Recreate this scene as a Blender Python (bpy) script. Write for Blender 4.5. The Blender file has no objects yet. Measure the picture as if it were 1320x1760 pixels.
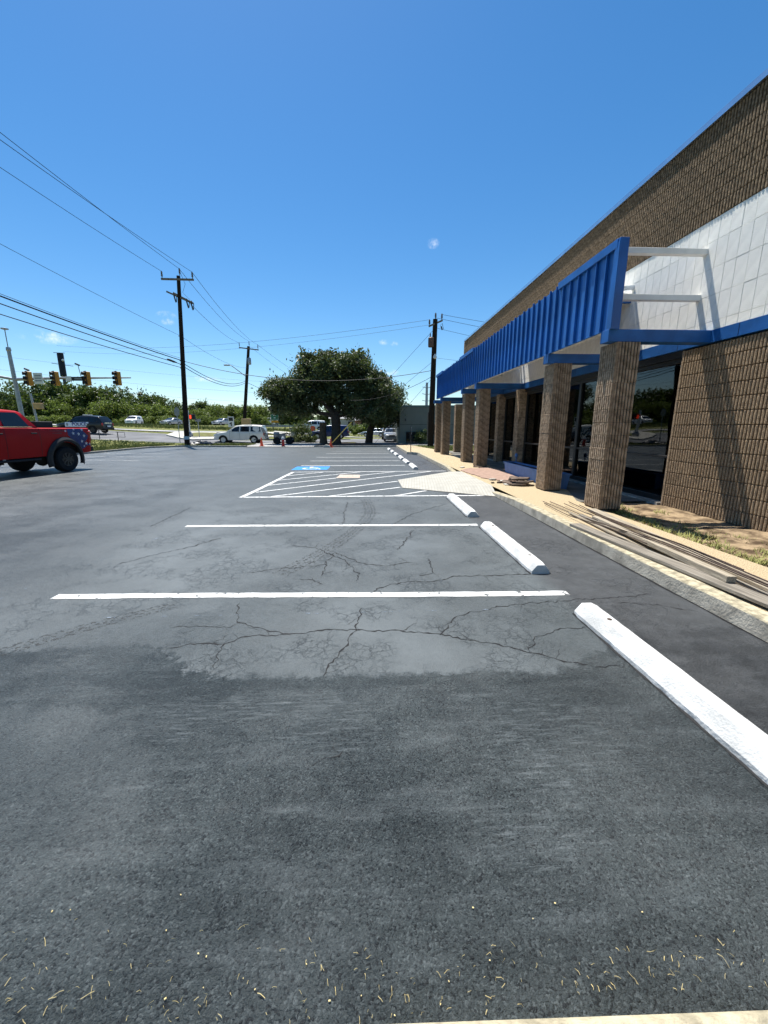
import bpy, bmesh, math, random
import numpy as np
from mathutils import Vector, Matrix

R = math.radians
random.seed(7)
rng = np.random.default_rng(7)
scene = bpy.context.scene
COL = scene.collection

# ------------------------------------------------------------------ camera
EYE = Vector((0.0, 0.0, 1.56))
PITCH, YAW, FPX = R(12.04), R(2.47), 680.0          # focal length for a 1320 px wide frame
cam_data = bpy.data.cameras.new('camera')
cam_data.sensor_fit = 'HORIZONTAL'
cam_data.sensor_width = 36.0
cam_data.lens = 36.0 * FPX / 1320.0
cam_data.clip_start = 0.05
cam_data.clip_end = 6000
cam = bpy.data.objects.new('camera', cam_data)
cam.location = EYE
cam.rotation_euler = (R(90) - PITCH, 0, -YAW)
COL.objects.link(cam)
scene.camera = cam

# ------------------------------------------------------------------ sky, sun, exposure
SUN_TO = Vector((-0.160, 0.376, 1.0)).normalized()   # direction towards the sun
SUN_EL = math.asin(SUN_TO.z)
SUN_AZ = math.atan2(SUN_TO.x, SUN_TO.y)
world = bpy.data.worlds.new('World')
scene.world = world
world.use_nodes = True


def NODE(nt, typ, ins=None, **props):
    n = nt.nodes.new(typ)
    for k, v in props.items():
        setattr(n, k, v)
    for k, v in (ins or {}).items():
        s = n.inputs[k]
        if isinstance(v, bpy.types.NodeSocket):
            nt.links.new(v, s)
        else:
            s.default_value = v
    return n


def MATH(nt, op, a, b=0.0, c=0.0, clamp=False):
    n = nt.nodes.new('ShaderNodeMath')
    n.operation = op
    n.use_clamp = clamp
    for i, v in enumerate((a, b, c)):
        if isinstance(v, bpy.types.NodeSocket):
            nt.links.new(v, n.inputs[i])
        else:
            n.inputs[i].default_value = v
    return n.outputs[0]


def MIX(nt, fac, a, b, blend='MIX'):
    n = nt.nodes.new('ShaderNodeMix')
    n.data_type = 'RGBA'
    n.blend_type = blend
    n.clamp_factor = True
    for s, v in ((n.inputs['Factor'], fac), (n.inputs['A'], a), (n.inputs['B'], b)):
        pass
    sock = [n.inputs[0], n.inputs[6], n.inputs[7]]
    for s, v in zip(sock, (fac, a, b)):
        if isinstance(v, bpy.types.NodeSocket):
            nt.links.new(v, s)
        elif isinstance(v, (int, float)):
            s.default_value = v
        else:
            s.default_value = (v[0], v[1], v[2], 1.0)
    return n.outputs[2]


def SSTEP(nt, v, lo, hi, a=0.0, b=1.0):
    n = nt.nodes.new('ShaderNodeMapRange')
    n.interpolation_type = 'SMOOTHSTEP'
    nt.links.new(v, n.inputs[0])
    n.inputs[1].default_value = lo
    n.inputs[2].default_value = hi
    n.inputs[3].default_value = a
    n.inputs[4].default_value = b
    return n.outputs[0]


def NOISE(nt, vec, scale, detail=3.0, rough=0.55):
    n = nt.nodes.new('ShaderNodeTexNoise')
    n.inputs['Scale'].default_value = scale
    n.inputs['Detail'].default_value = detail
    n.inputs['Roughness'].default_value = rough
    nt.links.new(vec, n.inputs['Vector'])
    return n.outputs[0]


def build_world():
    nt = world.node_tree
    nt.nodes.clear()
    sky = NODE(nt, 'ShaderNodeTexSky', sky_type='NISHITA', sun_disc=False)
    sky.sun_elevation = SUN_EL
    sky.sun_rotation = SUN_AZ
    sky.altitude = 200
    sky.air_density = 1.0
    sky.dust_density = 0.25
    sky.ozone_density = 3.0
    hs = NODE(nt, 'ShaderNodeHueSaturation', {'Color': sky.outputs[0], 'Saturation': 1.30, 'Value': 1.0, 'Hue': 0.497})
    # a few small wisps of cloud, fixed by compass direction
    tc = NODE(nt, 'ShaderNodeTexCoord')
    sep = NODE(nt, 'ShaderNodeSeparateXYZ', {'Vector': tc.outputs['Generated']})
    az = MATH(nt, 'ARCTAN2', sep.outputs[0], sep.outputs[1])
    el = MATH(nt, 'ARCSINE', sep.outputs[2])
    fine = NOISE(nt, tc.outputs['Generated'], 38.0, 7.0, 0.66)
    total = None
    for (a0, e0, ra, re) in CLOUDS:
        da = MATH(nt, 'DIVIDE', MATH(nt, 'SUBTRACT', az, R(a0)), R(ra))
        de = MATH(nt, 'DIVIDE', MATH(nt, 'SUBTRACT', el, R(e0)), R(re))
        d2 = MATH(nt, 'ADD', MATH(nt, 'MULTIPLY', da, da), MATH(nt, 'MULTIPLY', de, de))
        m = MATH(nt, 'SUBTRACT', 1.0, d2, clamp=True)
        m = MATH(nt, 'MULTIPLY', m, SSTEP(nt, fine, 0.40, 0.78))
        total = m if total is None else MATH(nt, 'MAXIMUM', total, m)
    fac = MATH(nt, 'MULTIPLY', total, 0.9, clamp=True)
    colr = MIX(nt, fac, hs.outputs[0], (8.2, 8.6, 9.0))
    bg = NODE(nt, 'ShaderNodeBackground', {'Color': colr, 'Strength': 0.088})
    out = NODE(nt, 'ShaderNodeOutputWorld', {'Surface': bg.outputs[0]})


# azimuth (deg, clockwise from +Y), elevation, half widths
CLOUDS = [(-46.5, 9.3, 4.6, 2.0), (-42.0, 9.0, 2.4, 1.0), (-36.0, 9.3, 2.8, 0.75), (-48.0, 5.6, 3.0, 0.8),
          (-24.5, 12.6, 1.3, 0.8), (8.8, 22.0, 0.9, 0.6), (2.5, 11.2, 0.8, 0.4), (3.9, 11.0, 0.6, 0.35),
          (3.4, 7.4, 1.2, 0.45), (-21.0, 6.0, 2.2, 0.4)]
build_world()

sun_data = bpy.data.lights.new('sun', 'SUN')
sun_data.energy = 5.0
sun_data.angle = R(0.53)
sun_data.color = (1.0, 0.965, 0.90)
sun = bpy.data.objects.new('sun', sun_data)
sun.rotation_euler = (-SUN_TO).to_track_quat('-Z', 'Y').to_euler()
sun.location = (0, 0, 30)
COL.objects.link(sun)

scene.view_settings.view_transform = 'Standard'
scene.view_settings.look = 'None'
scene.view_settings.exposure = 0.78
scene.view_settings.gamma = 1.0
scene.view_settings.use_curve_mapping = False
scene.render.engine = 'CYCLES'
scene.render.resolution_x = 768
scene.render.resolution_y = 1024
scene.cycles.use_adaptive_sampling = True
scene.cycles.adaptive_threshold = 0.018
scene.cycles.max_bounces = 6
scene.cycles.diffuse_bounces = 3
scene.cycles.glossy_bounces = 3
scene.cycles.transmission_bounces = 3
scene.cycles.transparent_max_bounces = 10

# ------------------------------------------------------------------ ground heights and sight lines
_f = Vector((math.sin(YAW) * math.cos(PITCH), math.cos(YAW) * math.cos(PITCH), -math.sin(PITCH)))
_r = Vector((math.cos(YAW), -math.sin(YAW), 0))
_u = _r.cross(_f)


def height(x, y):
    d = -0.7 * x + 0.71 * y
    t = min(max((d - 38.0) / 30.0, 0.0), 1.0)
    t *= min(max((-x - 1.0) / 9.0, 0.0), 1.0)
    return 2.0 * t


def sight(px, py):
    return _f + _r * ((px - 660) / FPX) + _u * ((880 - py) / FPX)


def at(px, py, y):
    d = sight(px, py)
    return EYE + d * (y / d.y)


def spot(px, py, lift=0.0):
    """the place on the terrain seen on this sight line"""
    d = sight(px, py)
    t, step = 4.0, 0.25
    while t < 500:
        p = EYE + d * t
        if p.z <= height(p.x, p.y):
            for _ in range(18):
                step *= 0.5
                p = EYE + d * t
                t += -step if p.z <= height(p.x, p.y) else step
            p = EYE + d * t
            p.z = height(p.x, p.y) + lift
            return p
        t += step
    return None


# ------------------------------------------------------------------ materials
MATS = {}


def pmat(name, col, rough=0.65, spec=0.4, metal=0.0, var=0.15, vscale=6.0, bump=0.0, bscale=60.0, rnd=0.0,
         coat=0.0, world_space=False, col2=None, detail=4.0, stretch=None, alpha=None):
    m = bpy.data.materials.new(name)
    m.use_nodes = True
    nt = m.node_tree
    b = nt.nodes['Principled BSDF']
    if world_space:
        vec = NODE(nt, 'ShaderNodeNewGeometry').outputs['Position']
    else:
        vec = NODE(nt, 'ShaderNodeTexCoord').outputs['Object']
    if stretch:
        vec = NODE(nt, 'ShaderNodeMapping', {'Vector': vec, 'Scale': stretch}).outputs[0]
    n = NOISE(nt, vec, vscale, detail)
    t = SSTEP(nt, n, 0.3, 0.7)
    lo = tuple(c * (1 - var) for c in col)
    hi = tuple(min(1, c * (1 + var)) for c in (col2 or col))
    c = MIX(nt, t, lo, hi)
    if rnd:
        oi = NODE(nt, 'ShaderNodeObjectInfo')
        v = MATH(nt, 'MULTIPLY_ADD', oi.outputs['Random'], 2 * rnd, 1 - rnd)
        hsv = NODE(nt, 'ShaderNodeHueSaturation', {'Color': c, 'Value': v})
        c = hsv.outputs[0]
    nt.links.new(c, b.inputs['Base Color'])
    b.inputs['Roughness'].default_value = rough
    b.inputs['Specular IOR Level'].default_value = spec
    b.inputs['Metallic'].default_value = metal
    b.inputs['Coat Weight'].default_value = coat
    b.inputs['Coat Roughness'].default_value = 0.04
    if bump:
        bn = NOISE(nt, vec, bscale, 4.0)
        bp = NODE(nt, 'ShaderNodeBump', {'Height': bn, 'Strength': bump, 'Distance': 0.02})
        nt.links.new(bp.outputs[0], b.inputs['Normal'])
    MATS[name] = m
    return m


def leafmat(name, dark, light, trans=0.35, scale=0.9, rnd=0.12):
    m = bpy.data.materials.new(name)
    m.use_nodes = True
    nt = m.node_tree
    nt.nodes.clear()
    pos = NODE(nt, 'ShaderNodeNewGeometry')
    n1 = NOISE(nt, pos.outputs['Position'], scale, 2.0)
    n2 = NOISE(nt, pos.outputs['Position'], scale * 9, 1.0)
    t = MATH(nt, 'MULTIPLY_ADD', n2, 0.6, MATH(nt, 'MULTIPLY', n1, 0.6))
    c = MIX(nt, SSTEP(nt, t, 0.4, 0.8), dark, light)
    oi = NODE(nt, 'ShaderNodeObjectInfo')
    v = MATH(nt, 'MULTIPLY_ADD', oi.outputs['Random'], 2 * rnd, 1 - rnd)
    c = NODE(nt, 'ShaderNodeHueSaturation', {'Color': c, 'Value': v}).outputs[0]
    p = NODE(nt, 'ShaderNodeBsdfPrincipled', {'Base Color': c, 'Roughness': 0.5, 'Specular IOR Level': 0.35})
    tr = NODE(nt, 'ShaderNodeBsdfTranslucent', {'Color': MIX(nt, 0.5, c, (0.16, 0.22, 0.03))})
    mx = NODE(nt, 'ShaderNodeMixShader', {0: trans, 1: p.outputs[0], 2: tr.outputs[0]})
    NODE(nt, 'ShaderNodeOutputMaterial', {'Surface': mx.outputs[0]})
    MATS[name] = m
    return m


# ------------------------------------------------------------------ mesh building
class MB:
    def __init__(self):
        self.v, self.f = [], []

    def add(self, verts, faces):
        o = len(self.v)
        self.v += [tuple(p) for p in verts]
        self.f += [tuple(i + o for i in f) for f in faces]
        return self

    def box(self, x0, x1, y0, y1, z0, z1):
        p = [(x, y, z) for z in (z0, z1) for y in (y0, y1) for x in (x0, x1)]
        return self.add(p, [(0, 2, 3, 1), (4, 5, 7, 6), (0, 1, 5, 4), (2, 6, 7, 3), (0, 4, 6, 2), (1, 3, 7, 5)])

    def obox(self, c, size, mat=None):
        m = mat or Matrix.Identity(3)
        c = Vector(c)
        p = []
        for z in (-.5, .5):
            for y in (-.5, .5):
                for x in (-.5, .5):
                    p.append(c + m @ Vector((x * size[0], y * size[1], z * size[2])))
        return self.add(p, [(0, 2, 3, 1), (4, 5, 7, 6), (0, 1, 5, 4), (2, 6, 7, 3), (0, 4, 6, 2), (1, 3, 7, 5)])

    def beam(self, a, b, w, hgt, up=(0, 0, 1)):
        a, b = Vector(a), Vector(b)
        d = (b - a)
        L = d.length
        x = d.normalized()
        y = Vector(up).cross(x)
        if y.length < 1e-4:
            y = Vector((1, 0, 0)).cross(x)
        y.normalize()
        z = x.cross(y)
        m = Matrix((x, y, z)).transposed()
        return self.obox((a + b) / 2, (L, w, hgt), m)

    def tube(self, pts, rad, n=8, caps=True):
        pts = [Vector(p) for p in pts]
        if not isinstance(rad, (list, tuple)):
            rad = [rad] * len(pts)
        o = len(self.v)
        prev = None
        for i, p in enumerate(pts):
            d = (pts[min(i + 1, len(pts) - 1)] - pts[max(i - 1, 0)]).normalized()
            ref = prev if prev is not None else (Vector((0, 0, 1)) if abs(d.z) < 0.9 else Vector((1, 0, 0)))
            x = (ref - d * ref.dot(d))
            if x.length < 1e-5:
                x = Vector((0, 1, 0)).cross(d)
            x.normalize()
            y = d.cross(x)
            prev = x
            for k in range(n):
                a = 2 * math.pi * k / n
                self.v.append(tuple(p + x * (rad[i] * math.cos(a)) + y * (rad[i] * math.sin(a))))
        for i in range(len(pts) - 1):
            for k in range(n):
                a, b = o + i * n + k, o + i * n + (k + 1) % n
                self.f.append((a, b, b + n, a + n))
        if caps:
            self.f.append(tuple(o + k for k in reversed(range(n))))
            self.f.append(tuple(o + (len(pts) - 1) * n + k for k in range(n)))
        return self

    def lathe(self, prof, n=20, c=(0, 0, 0), mat=None):
        """prof: (radius, height) up the axis; mat maps local to parent axes"""
        m = mat or Matrix.Identity(3)
        c = Vector(c)
        o = len(self.v)
        for (r, z) in prof:
            for k in range(n):
                a = 2 * math.pi * k / n
                self.v.append(tuple(c + m @ Vector((r * math.cos(a), r * math.sin(a), z))))
        for i in range(len(prof) - 1):
            for k in range(n):
                a, b = o + i * n + k, o + i * n + (k + 1) % n
                self.f.append((a, b, b + n, a + n))
        self.f.append(tuple(o + k for k in reversed(range(n))))
        self.f.append(tuple(o + (len(prof) - 1) * n + k for k in range(n)))
        return self

    def prism(self, poly, a, b, axis='y'):
        """poly: 2D outline; extruded between a and b along axis ('y': poly is x,z; 'x': poly is y,z; 'z': poly is x,y)"""
        n = len(poly)

        def P(q, t):
            return (q[0], t, q[1]) if axis == 'y' else ((t, q[0], q[1]) if axis == 'x' else (q[0], q[1], t))
        vs = [P(q, a) for q in poly] + [P(q, b) for q in poly]
        fs = [tuple(range(n)), tuple(reversed(range(n, 2 * n)))]
        for i in range(n):
            j = (i + 1) % n
            fs.append((i, i + n, j + n, j))
        return self.add(vs, fs)

    def mesh(self, name, mat, smooth=False, bevel=0.0, segs=1):
        me = bpy.data.meshes.new(name)
        me.from_pydata(self.v, [], self.f)
        bm = bmesh.new()
        bm.from_mesh(me)
        bmesh.ops.recalc_face_normals(bm, faces=bm.faces)
        if bevel:
            es = [e for e in bm.edges if len(e.link_faces) == 2 and e.calc_face_angle(0) > 0.6]
            bmesh.ops.bevel(bm, geom=es, offset=bevel, segments=segs, affect='EDGES', profile=0.5, clamp_overlap=True)
        bm.to_mesh(me)
        bm.free()
        if smooth:
            me.polygons.foreach_set('use_smooth', [True] * len(me.polygons))
            if smooth != 'all':
                me.set_sharp_from_angle(angle=R(38))
        if mat:
            me.materials.append(MATS[mat] if isinstance(mat, str) else mat)
        return me

    def build(self, name, mat, parent=None, smooth=False, bevel=0.0, loc=None, segs=1):
        return put(name, self.mesh(name, mat, smooth, bevel, segs), parent, loc)


def put(name, me, parent=None, loc=None, rot=None):
    o = bpy.data.objects.new(name, me)
    COL.objects.link(o)
    if parent is not None:
        o.parent = parent
    if loc is not None:
        o.location = loc
    if rot is not None:
        o.rotation_euler = rot
    return o


def tag(o, label=None, cat=None, group=None, kind=None):
    for k, v in (('label', label), ('category', cat), ('group', group), ('kind', kind)):
        if v:
            o[k] = v
    return o


def empty(name, label, cat, loc=(0, 0, 0), rz=0.0, group=None):
    o = bpy.data.objects.new(name, None)
    o.empty_display_size = 0.2
    COL.objects.link(o)
    o.location = loc
    o.rotation_euler = (0, 0, rz)
    return tag(o, label, cat, group)


def copy_tree(o, parent=None):
    c = o.copy()
    COL.objects.link(c)
    if parent is not None:
        c.parent = parent
    for ch in [k for k in bpy.data.objects if k.parent == o]:
        copy_tree(ch, c)
    return c


def fast_mesh(name, verts, nper, mat, smooth=False):
    """verts: (n*nper, 3) array, each nper verts one face"""
    verts = np.asarray(verts, dtype=np.float32).reshape(-1, 3)
    nf = len(verts) // nper
    me = bpy.data.meshes.new(name)
    me.vertices.add(len(verts))
    me.vertices.foreach_set('co', verts.ravel())
    me.loops.add(len(verts))
    me.loops.foreach_set('vertex_index', np.arange(len(verts), dtype=np.int32))
    me.polygons.add(nf)
    me.polygons.foreach_set('loop_start', np.arange(0, len(verts), nper, dtype=np.int32))
    me.update(calc_edges=True)
    me.materials.append(MATS[mat])
    return me


def text_parts(string, size):
    cu = bpy.data.curves.new('lettering', 'FONT')
    cu.body = string
    cu.size = size
    cu.align_x = 'CENTER'
    cu.align_y = 'CENTER'
    cu.resolution_u = 3
    cu.offset = 0.012
    o = bpy.data.objects.new('lettering', cu)
    COL.objects.link(o)
    dg = bpy.context.evaluated_depsgraph_get()
    me = bpy.data.meshes.new_from_object(o.evaluated_get(dg))
    vs = [tuple(v.co) for v in me.vertices]
    fs = [tuple(p.vertices) for p in me.polygons]
    bpy.data.objects.remove(o)
    bpy.data.curves.remove(cu)
    bpy.data.meshes.remove(me)
    return vs, fs


def star_points(cx, cy, r, rot=0.0):
    out = []
    for k in range(10):
        rr = r if k % 2 == 0 else r * 0.42
        a = rot + math.pi / 2 + math.pi * k / 5
        out.append((cx + rr * math.cos(a), cy + rr * math.sin(a)))
    return out
# ================================================================== materials of the setting
def asphalt_material():
    m = bpy.data.materials.new('sealed_asphalt')
    m.use_nodes = True
    nt = m.node_tree
    b = nt.nodes['Principled BSDF']
    pos = NODE(nt, 'ShaderNodeNewGeometry').outputs['Position']
    sep = NODE(nt, 'ShaderNodeSeparateXYZ', {'Vector': pos})
    X, Y = sep.outputs[0], sep.outputs[1]
    w1 = NOISE(nt, pos, 2.2, 4.0, 0.6)
    w2 = NOISE(nt, pos, 17.0, 3.0, 0.6)
    Yw = MATH(nt, 'ADD', Y, MATH(nt, 'ADD', MATH(nt, 'MULTIPLY_ADD', w1, 0.34, -0.17), MATH(nt, 'MULTIPLY_ADD', w2, 0.16, -0.08)))
    # edge of the thick, smooth seal coat (a patch with its own outline)
    Xw = MATH(nt, 'ADD', X, MATH(nt, 'MULTIPLY_ADD', w2, 0.5, -0.25))
    edge = SSTEP(nt, Xw, -1.75, -0.85, 2.68, 2.26)
    far_x = SSTEP(nt, X, 1.2, 2.2, 0.0, 0.5)
    dY = MATH(nt, 'SUBTRACT', Yw, MATH(nt, 'ADD', edge, far_x))
    sealed = SSTEP(nt, dY, -0.03, 0.05)
    fade = SSTEP(nt, Y, 5.0, 17.0, 1.0, 0.35)
    left = SSTEP(nt, X, -5.6, -2.4, 0.0, 1.0)
    patchy = SSTEP(nt, NOISE(nt, pos, 0.55, 3.0), 0.3, 0.62, 0.4, 1.0)
    sealed = MATH(nt, 'MULTIPLY', MATH(nt, 'MULTIPLY', sealed, fade), MATH(nt, 'MULTIPLY', left, patchy))
    # worn oval in the foreground and broad squeegee sweeps
    ex = MATH(nt, 'DIVIDE', MATH(nt, 'SUBTRACT', X, -2.3), 1.35)
    ey = MATH(nt, 'DIVIDE', MATH(nt, 'SUBTRACT', Yw, 1.35), 0.78)
    oval = MATH(nt, 'ADD', MATH(nt, 'MULTIPLY', ex, ex), MATH(nt, 'MULTIPLY', ey, ey))
    oval = MATH(nt, 'MULTIPLY', SSTEP(nt, MATH(nt, 'ADD', oval, MATH(nt, 'MULTIPLY_ADD', w1, 0.7, -0.35)), 1.06, 0.9), SSTEP(nt, Y, 0.9, 1.9, 0.25, 1.0))
    mp = NODE(nt, 'ShaderNodeMapping', {'Vector': pos, 'Rotation': (0, 0, 0.5), 'Scale': (1.0, 4.5, 1.0)}).outputs[0]
    sweep = SSTEP(nt, NOISE(nt, mp, 1.5, 3.0, 0.65), 0.42, 0.68)
    mp2 = NODE(nt, 'ShaderNodeMapping', {'Vector': pos, 'Rotation': (0, 0, -0.75), 'Scale': (1.0, 7.0, 1.0)}).outputs[0]
    sweep2 = SSTEP(nt, NOISE(nt, mp2, 2.3, 3.0, 0.7), 0.52, 0.72)
    half = MATH(nt, 'MAXIMUM', MATH(nt, 'MULTIPLY', oval, 0.34), MATH(nt, 'ADD', MATH(nt, 'MULTIPLY', sweep, 0.28), MATH(nt, 'MULTIPLY', sweep2, 0.24)))
    # broad smears left by turning tyres
    fib = NODE(nt, 'ShaderNodeMapping', {'Vector': pos, 'Rotation': (0, 0, -0.12), 'Scale': (3.0, 26.0, 1.0)}).outputs[0]
    fibre = SSTEP(nt, NOISE(nt, fib, 2.0, 4.0, 0.7), 0.36, 0.66)
    fib2 = NODE(nt, 'ShaderNodeMapping', {'Vector': pos, 'Rotation': (0, 0, -0.9), 'Scale': (3.0, 22.0, 1.0)}).outputs[0]
    fibre2 = SSTEP(nt, NOISE(nt, fib2, 2.0, 4.0, 0.7), 0.40, 0.68)
    for (sx, sy, rx, ry, fb_) in ((-0.55, 2.0, 0.95, 0.13, fibre), (-1.05, 1.92, 0.42, 0.22, fibre2), (-0.2, 1.83, 0.34, 0.26, fibre2), (0.62, 1.22, 0.30, 0.16, fibre2), (0.95, 1.7, 0.5, 0.5, fibre2)):
        qx = MATH(nt, 'DIVIDE', MATH(nt, 'SUBTRACT', X, sx), rx)
        qy = MATH(nt, 'DIVIDE', MATH(nt, 'SUBTRACT', Yw, sy), ry)
        q = SSTEP(nt, MATH(nt, 'ADD', MATH(nt, 'MULTIPLY', qx, qx), MATH(nt, 'MULTIPLY', qy, qy)), 1.1, 0.1)
        half = MATH(nt, 'MAXIMUM', half, MATH(nt, 'MULTIPLY', MATH(nt, 'MULTIPLY', q, fb_), 0.72))
    smooth = MATH(nt, 'MAXIMUM', sealed, half, clamp=True)
    # stones
    wv = NODE(nt, 'ShaderNodeVectorMath', {0: NODE(nt, 'ShaderNodeTexNoise', {'Vector': pos, 'Scale': 90.0, 'Detail': 1.0}).outputs['Color'], 1: (0.012, 0.012, 0.012)}, operation='MULTIPLY')
    pv = NODE(nt, 'ShaderNodeVectorMath', {0: pos, 1: wv.outputs[0]}, operation='ADD').outputs[0]
    v1 = NODE(nt, 'ShaderNodeTexVoronoi', {'Vector': pv, 'Scale': 138.0}, feature='F1')
    csel = NODE(nt, 'ShaderNodeSeparateColor', {'Color': v1.outputs['Color']}).outputs[0]
    grit = NOISE(nt, pos, 125.0, 3.0, 0.75)
    fine = NOISE(nt, pos, 330.0, 1.0)
    hs = MATH(nt, 'ADD', MATH(nt, 'MULTIPLY', grit, 1.25), MATH(nt, 'MULTIPLY', MATH(nt, 'SUBTRACT', 1.0, v1.outputs['Distance']), 0.55))
    hs = MATH(nt, 'ADD', hs, MATH(nt, 'MULTIPLY', csel, 0.22))
    wear = SSTEP(nt, NOISE(nt, pos, 1.1, 4.0, 0.6), 0.35, 0.68, 0.55, 1.25)
    amp = MATH(nt, 'MULTIPLY', MATH(nt, 'MULTIPLY_ADD', smooth, -0.80, 1.0), wear)
    # fine crazing in the sealed part
    cw = NODE(nt, 'ShaderNodeVectorMath', {0: NODE(nt, 'ShaderNodeTexNoise', {'Vector': pos, 'Scale': 9.0, 'Detail': 4.0, 'Roughness': 0.7}).outputs['Color'], 1: (0.16, 0.16, 0.16)}, operation='MULTIPLY')
    cp = NODE(nt, 'ShaderNodeVectorMath', {0: pos, 1: cw.outputs[0]}, operation='ADD').outputs[0]
    cz = NODE(nt, 'ShaderNodeTexVoronoi', {'Vector': cp, 'Scale': 7.5}, feature='DISTANCE_TO_EDGE').outputs['Distance']
    cz2 = NODE(nt, 'ShaderNodeTexVoronoi', {'Vector': cp, 'Scale': 17.0}, feature='DISTANCE_TO_EDGE').outputs['Distance']
    craze = MATH(nt, 'MAXIMUM', SSTEP(nt, cz, 0.030, 0.006), MATH(nt, 'MULTIPLY', SSTEP(nt, cz2, 0.04, 0.006), 0.5))
    cmask = SSTEP(nt, NOISE(nt, pos, 1.5, 3.0, 0.6), 0.44, 0.6)
    craze = MATH(nt, 'MULTIPLY', craze, MATH(nt, 'MULTIPLY', cmask, SSTEP(nt, sealed, 0.15, 0.7)))
    craze = MATH(nt, 'MULTIPLY', craze, SSTEP(nt, Y, 14.0, 6.0))
    # colour
    coarse = MIX(nt, SSTEP(nt, csel, 0.0, 1.0), (0.028, 0.0355, 0.0360), (0.045, 0.0550, 0.0555))
    coarse = MIX(nt, MATH(nt, 'MULTIPLY', SSTEP(nt, csel, 0.84, 0.90), 0.55), coarse, (0.090, 0.104, 0.105))
    brownish = SSTEP(nt, NOISE(nt, pos, 2.6, 4.0, 0.6), 0.62, 0.78)
    coarse = MIX(nt, MATH(nt, 'MULTIPLY', brownish, 0.5), coarse, (0.055, 0.050, 0.043))
    pits = MATH(nt, 'MAXIMUM', MATH(nt, 'MULTIPLY', SSTEP(nt, csel, 0.14, 0.10), 0.85), MATH(nt, 'MULTIPLY', SSTEP(nt, grit, 0.43, 0.36), 0.85))
    slick = MIX(nt, SSTEP(nt, w1, 0.3, 0.7), (0.064, 0.0765, 0.080), (0.086, 0.1005, 0.105))
    slick = MIX(nt, MATH(nt, 'MULTIPLY', SSTEP(nt, w2, 0.35, 0.3), 0.4), slick, (0.05, 0.055, 0.06))
    tone = SSTEP(nt, NOISE(nt, pos, 0.8, 4.0, 0.6), 0.3, 0.7, 0.84, 1.14)
    coarse = NODE(nt, 'ShaderNodeHueSaturation', {'Color': coarse, 'Value': tone}).outputs[0]
    c = MIX(nt, smooth, coarse, slick)
    c = MIX(nt, MATH(nt, 'MULTIPLY', craze, 0.32), c, (0.018, 0.018, 0.019))
    # fresh black coat along the kerb behind the wheel stops
    strip = MATH(nt, 'MULTIPLY', SSTEP(nt, X, 1.72, 1.98), SSTEP(nt, X, 3.4, 3.2))
    strip = MATH(nt, 'MULTIPLY', strip, SSTEP(nt, Y, 34.0, 30.0))
    blk = MIX(nt, SSTEP(nt, NOISE(nt, pos, 6.0, 4.0), 0.35, 0.65), (0.022, 0.024, 0.027), (0.042, 0.045, 0.049))
    c = MIX(nt, MATH(nt, 'MULTIPLY', strip, 0.85), c, blk)
    # paler grey mixed in towards the left side of the lot
    pale = MIX(nt, SSTEP(nt, NOISE(nt, pos, 0.7, 4.0, 0.62), 0.35, 0.66), (0.054, 0.063, 0.065), (0.090, 0.101, 0.104))
    c = MIX(nt, MATH(nt, 'MULTIPLY', SSTEP(nt, X, -2.6, -5.5), 0.65), c, pale)
    c = MIX(nt, MATH(nt, 'MULTIPLY', pits, MATH(nt, 'MULTIPLY_ADD', smooth, -0.80, 0.92)), c, (0.006, 0.007, 0.008))
    g1 = NOISE(nt, pos, 13.0, 4.0, 0.75)
    gv = SSTEP(nt, g1, 0.32, 0.68, 0.86, 1.15)
    gv = MATH(nt, 'ADD', MATH(nt, 'MULTIPLY', MATH(nt, 'SUBTRACT', gv, 1.0), MATH(nt, 'MULTIPLY_ADD', smooth, -0.6, 1.0)), 1.0)
    c = NODE(nt, 'ShaderNodeHueSaturation', {'Color': c, 'Value': gv}).outputs[0]
    stain = SSTEP(nt, NOISE(nt, pos, 0.9, 3.0, 0.7), 0.62, 0.8)
    c = MIX(nt, MATH(nt, 'MULTIPLY', stain, 0.45), c, (0.03, 0.031, 0.034))
    nt.links.new(c, b.inputs['Base Color'])
    nt.links.new(MATH(nt, 'MULTIPLY_ADD', smooth, 0.10, 0.47), b.inputs['Roughness'])
    b.inputs['Specular IOR Level'].default_value = 0.5
    hh = MATH(nt, 'MULTIPLY', hs, amp)
    hh = MATH(nt, 'SUBTRACT', hh, MATH(nt, 'MULTIPLY', craze, 0.45))
    bp = NODE(nt, 'ShaderNodeBump', {'Height': hh, 'Strength': 1.0, 'Distance': 0.0115})
    b2 = NODE(nt, 'ShaderNodeBump', {'Height': NOISE(nt, pos, 3.0, 3.0), 'Strength': 0.25, 'Distance': 0.03, 'Normal': bp.outputs[0]})
    nt.links.new(b2.outputs[0], b.inputs['Normal'])
    MATS['asphalt'] = m


asphalt_material()


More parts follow.
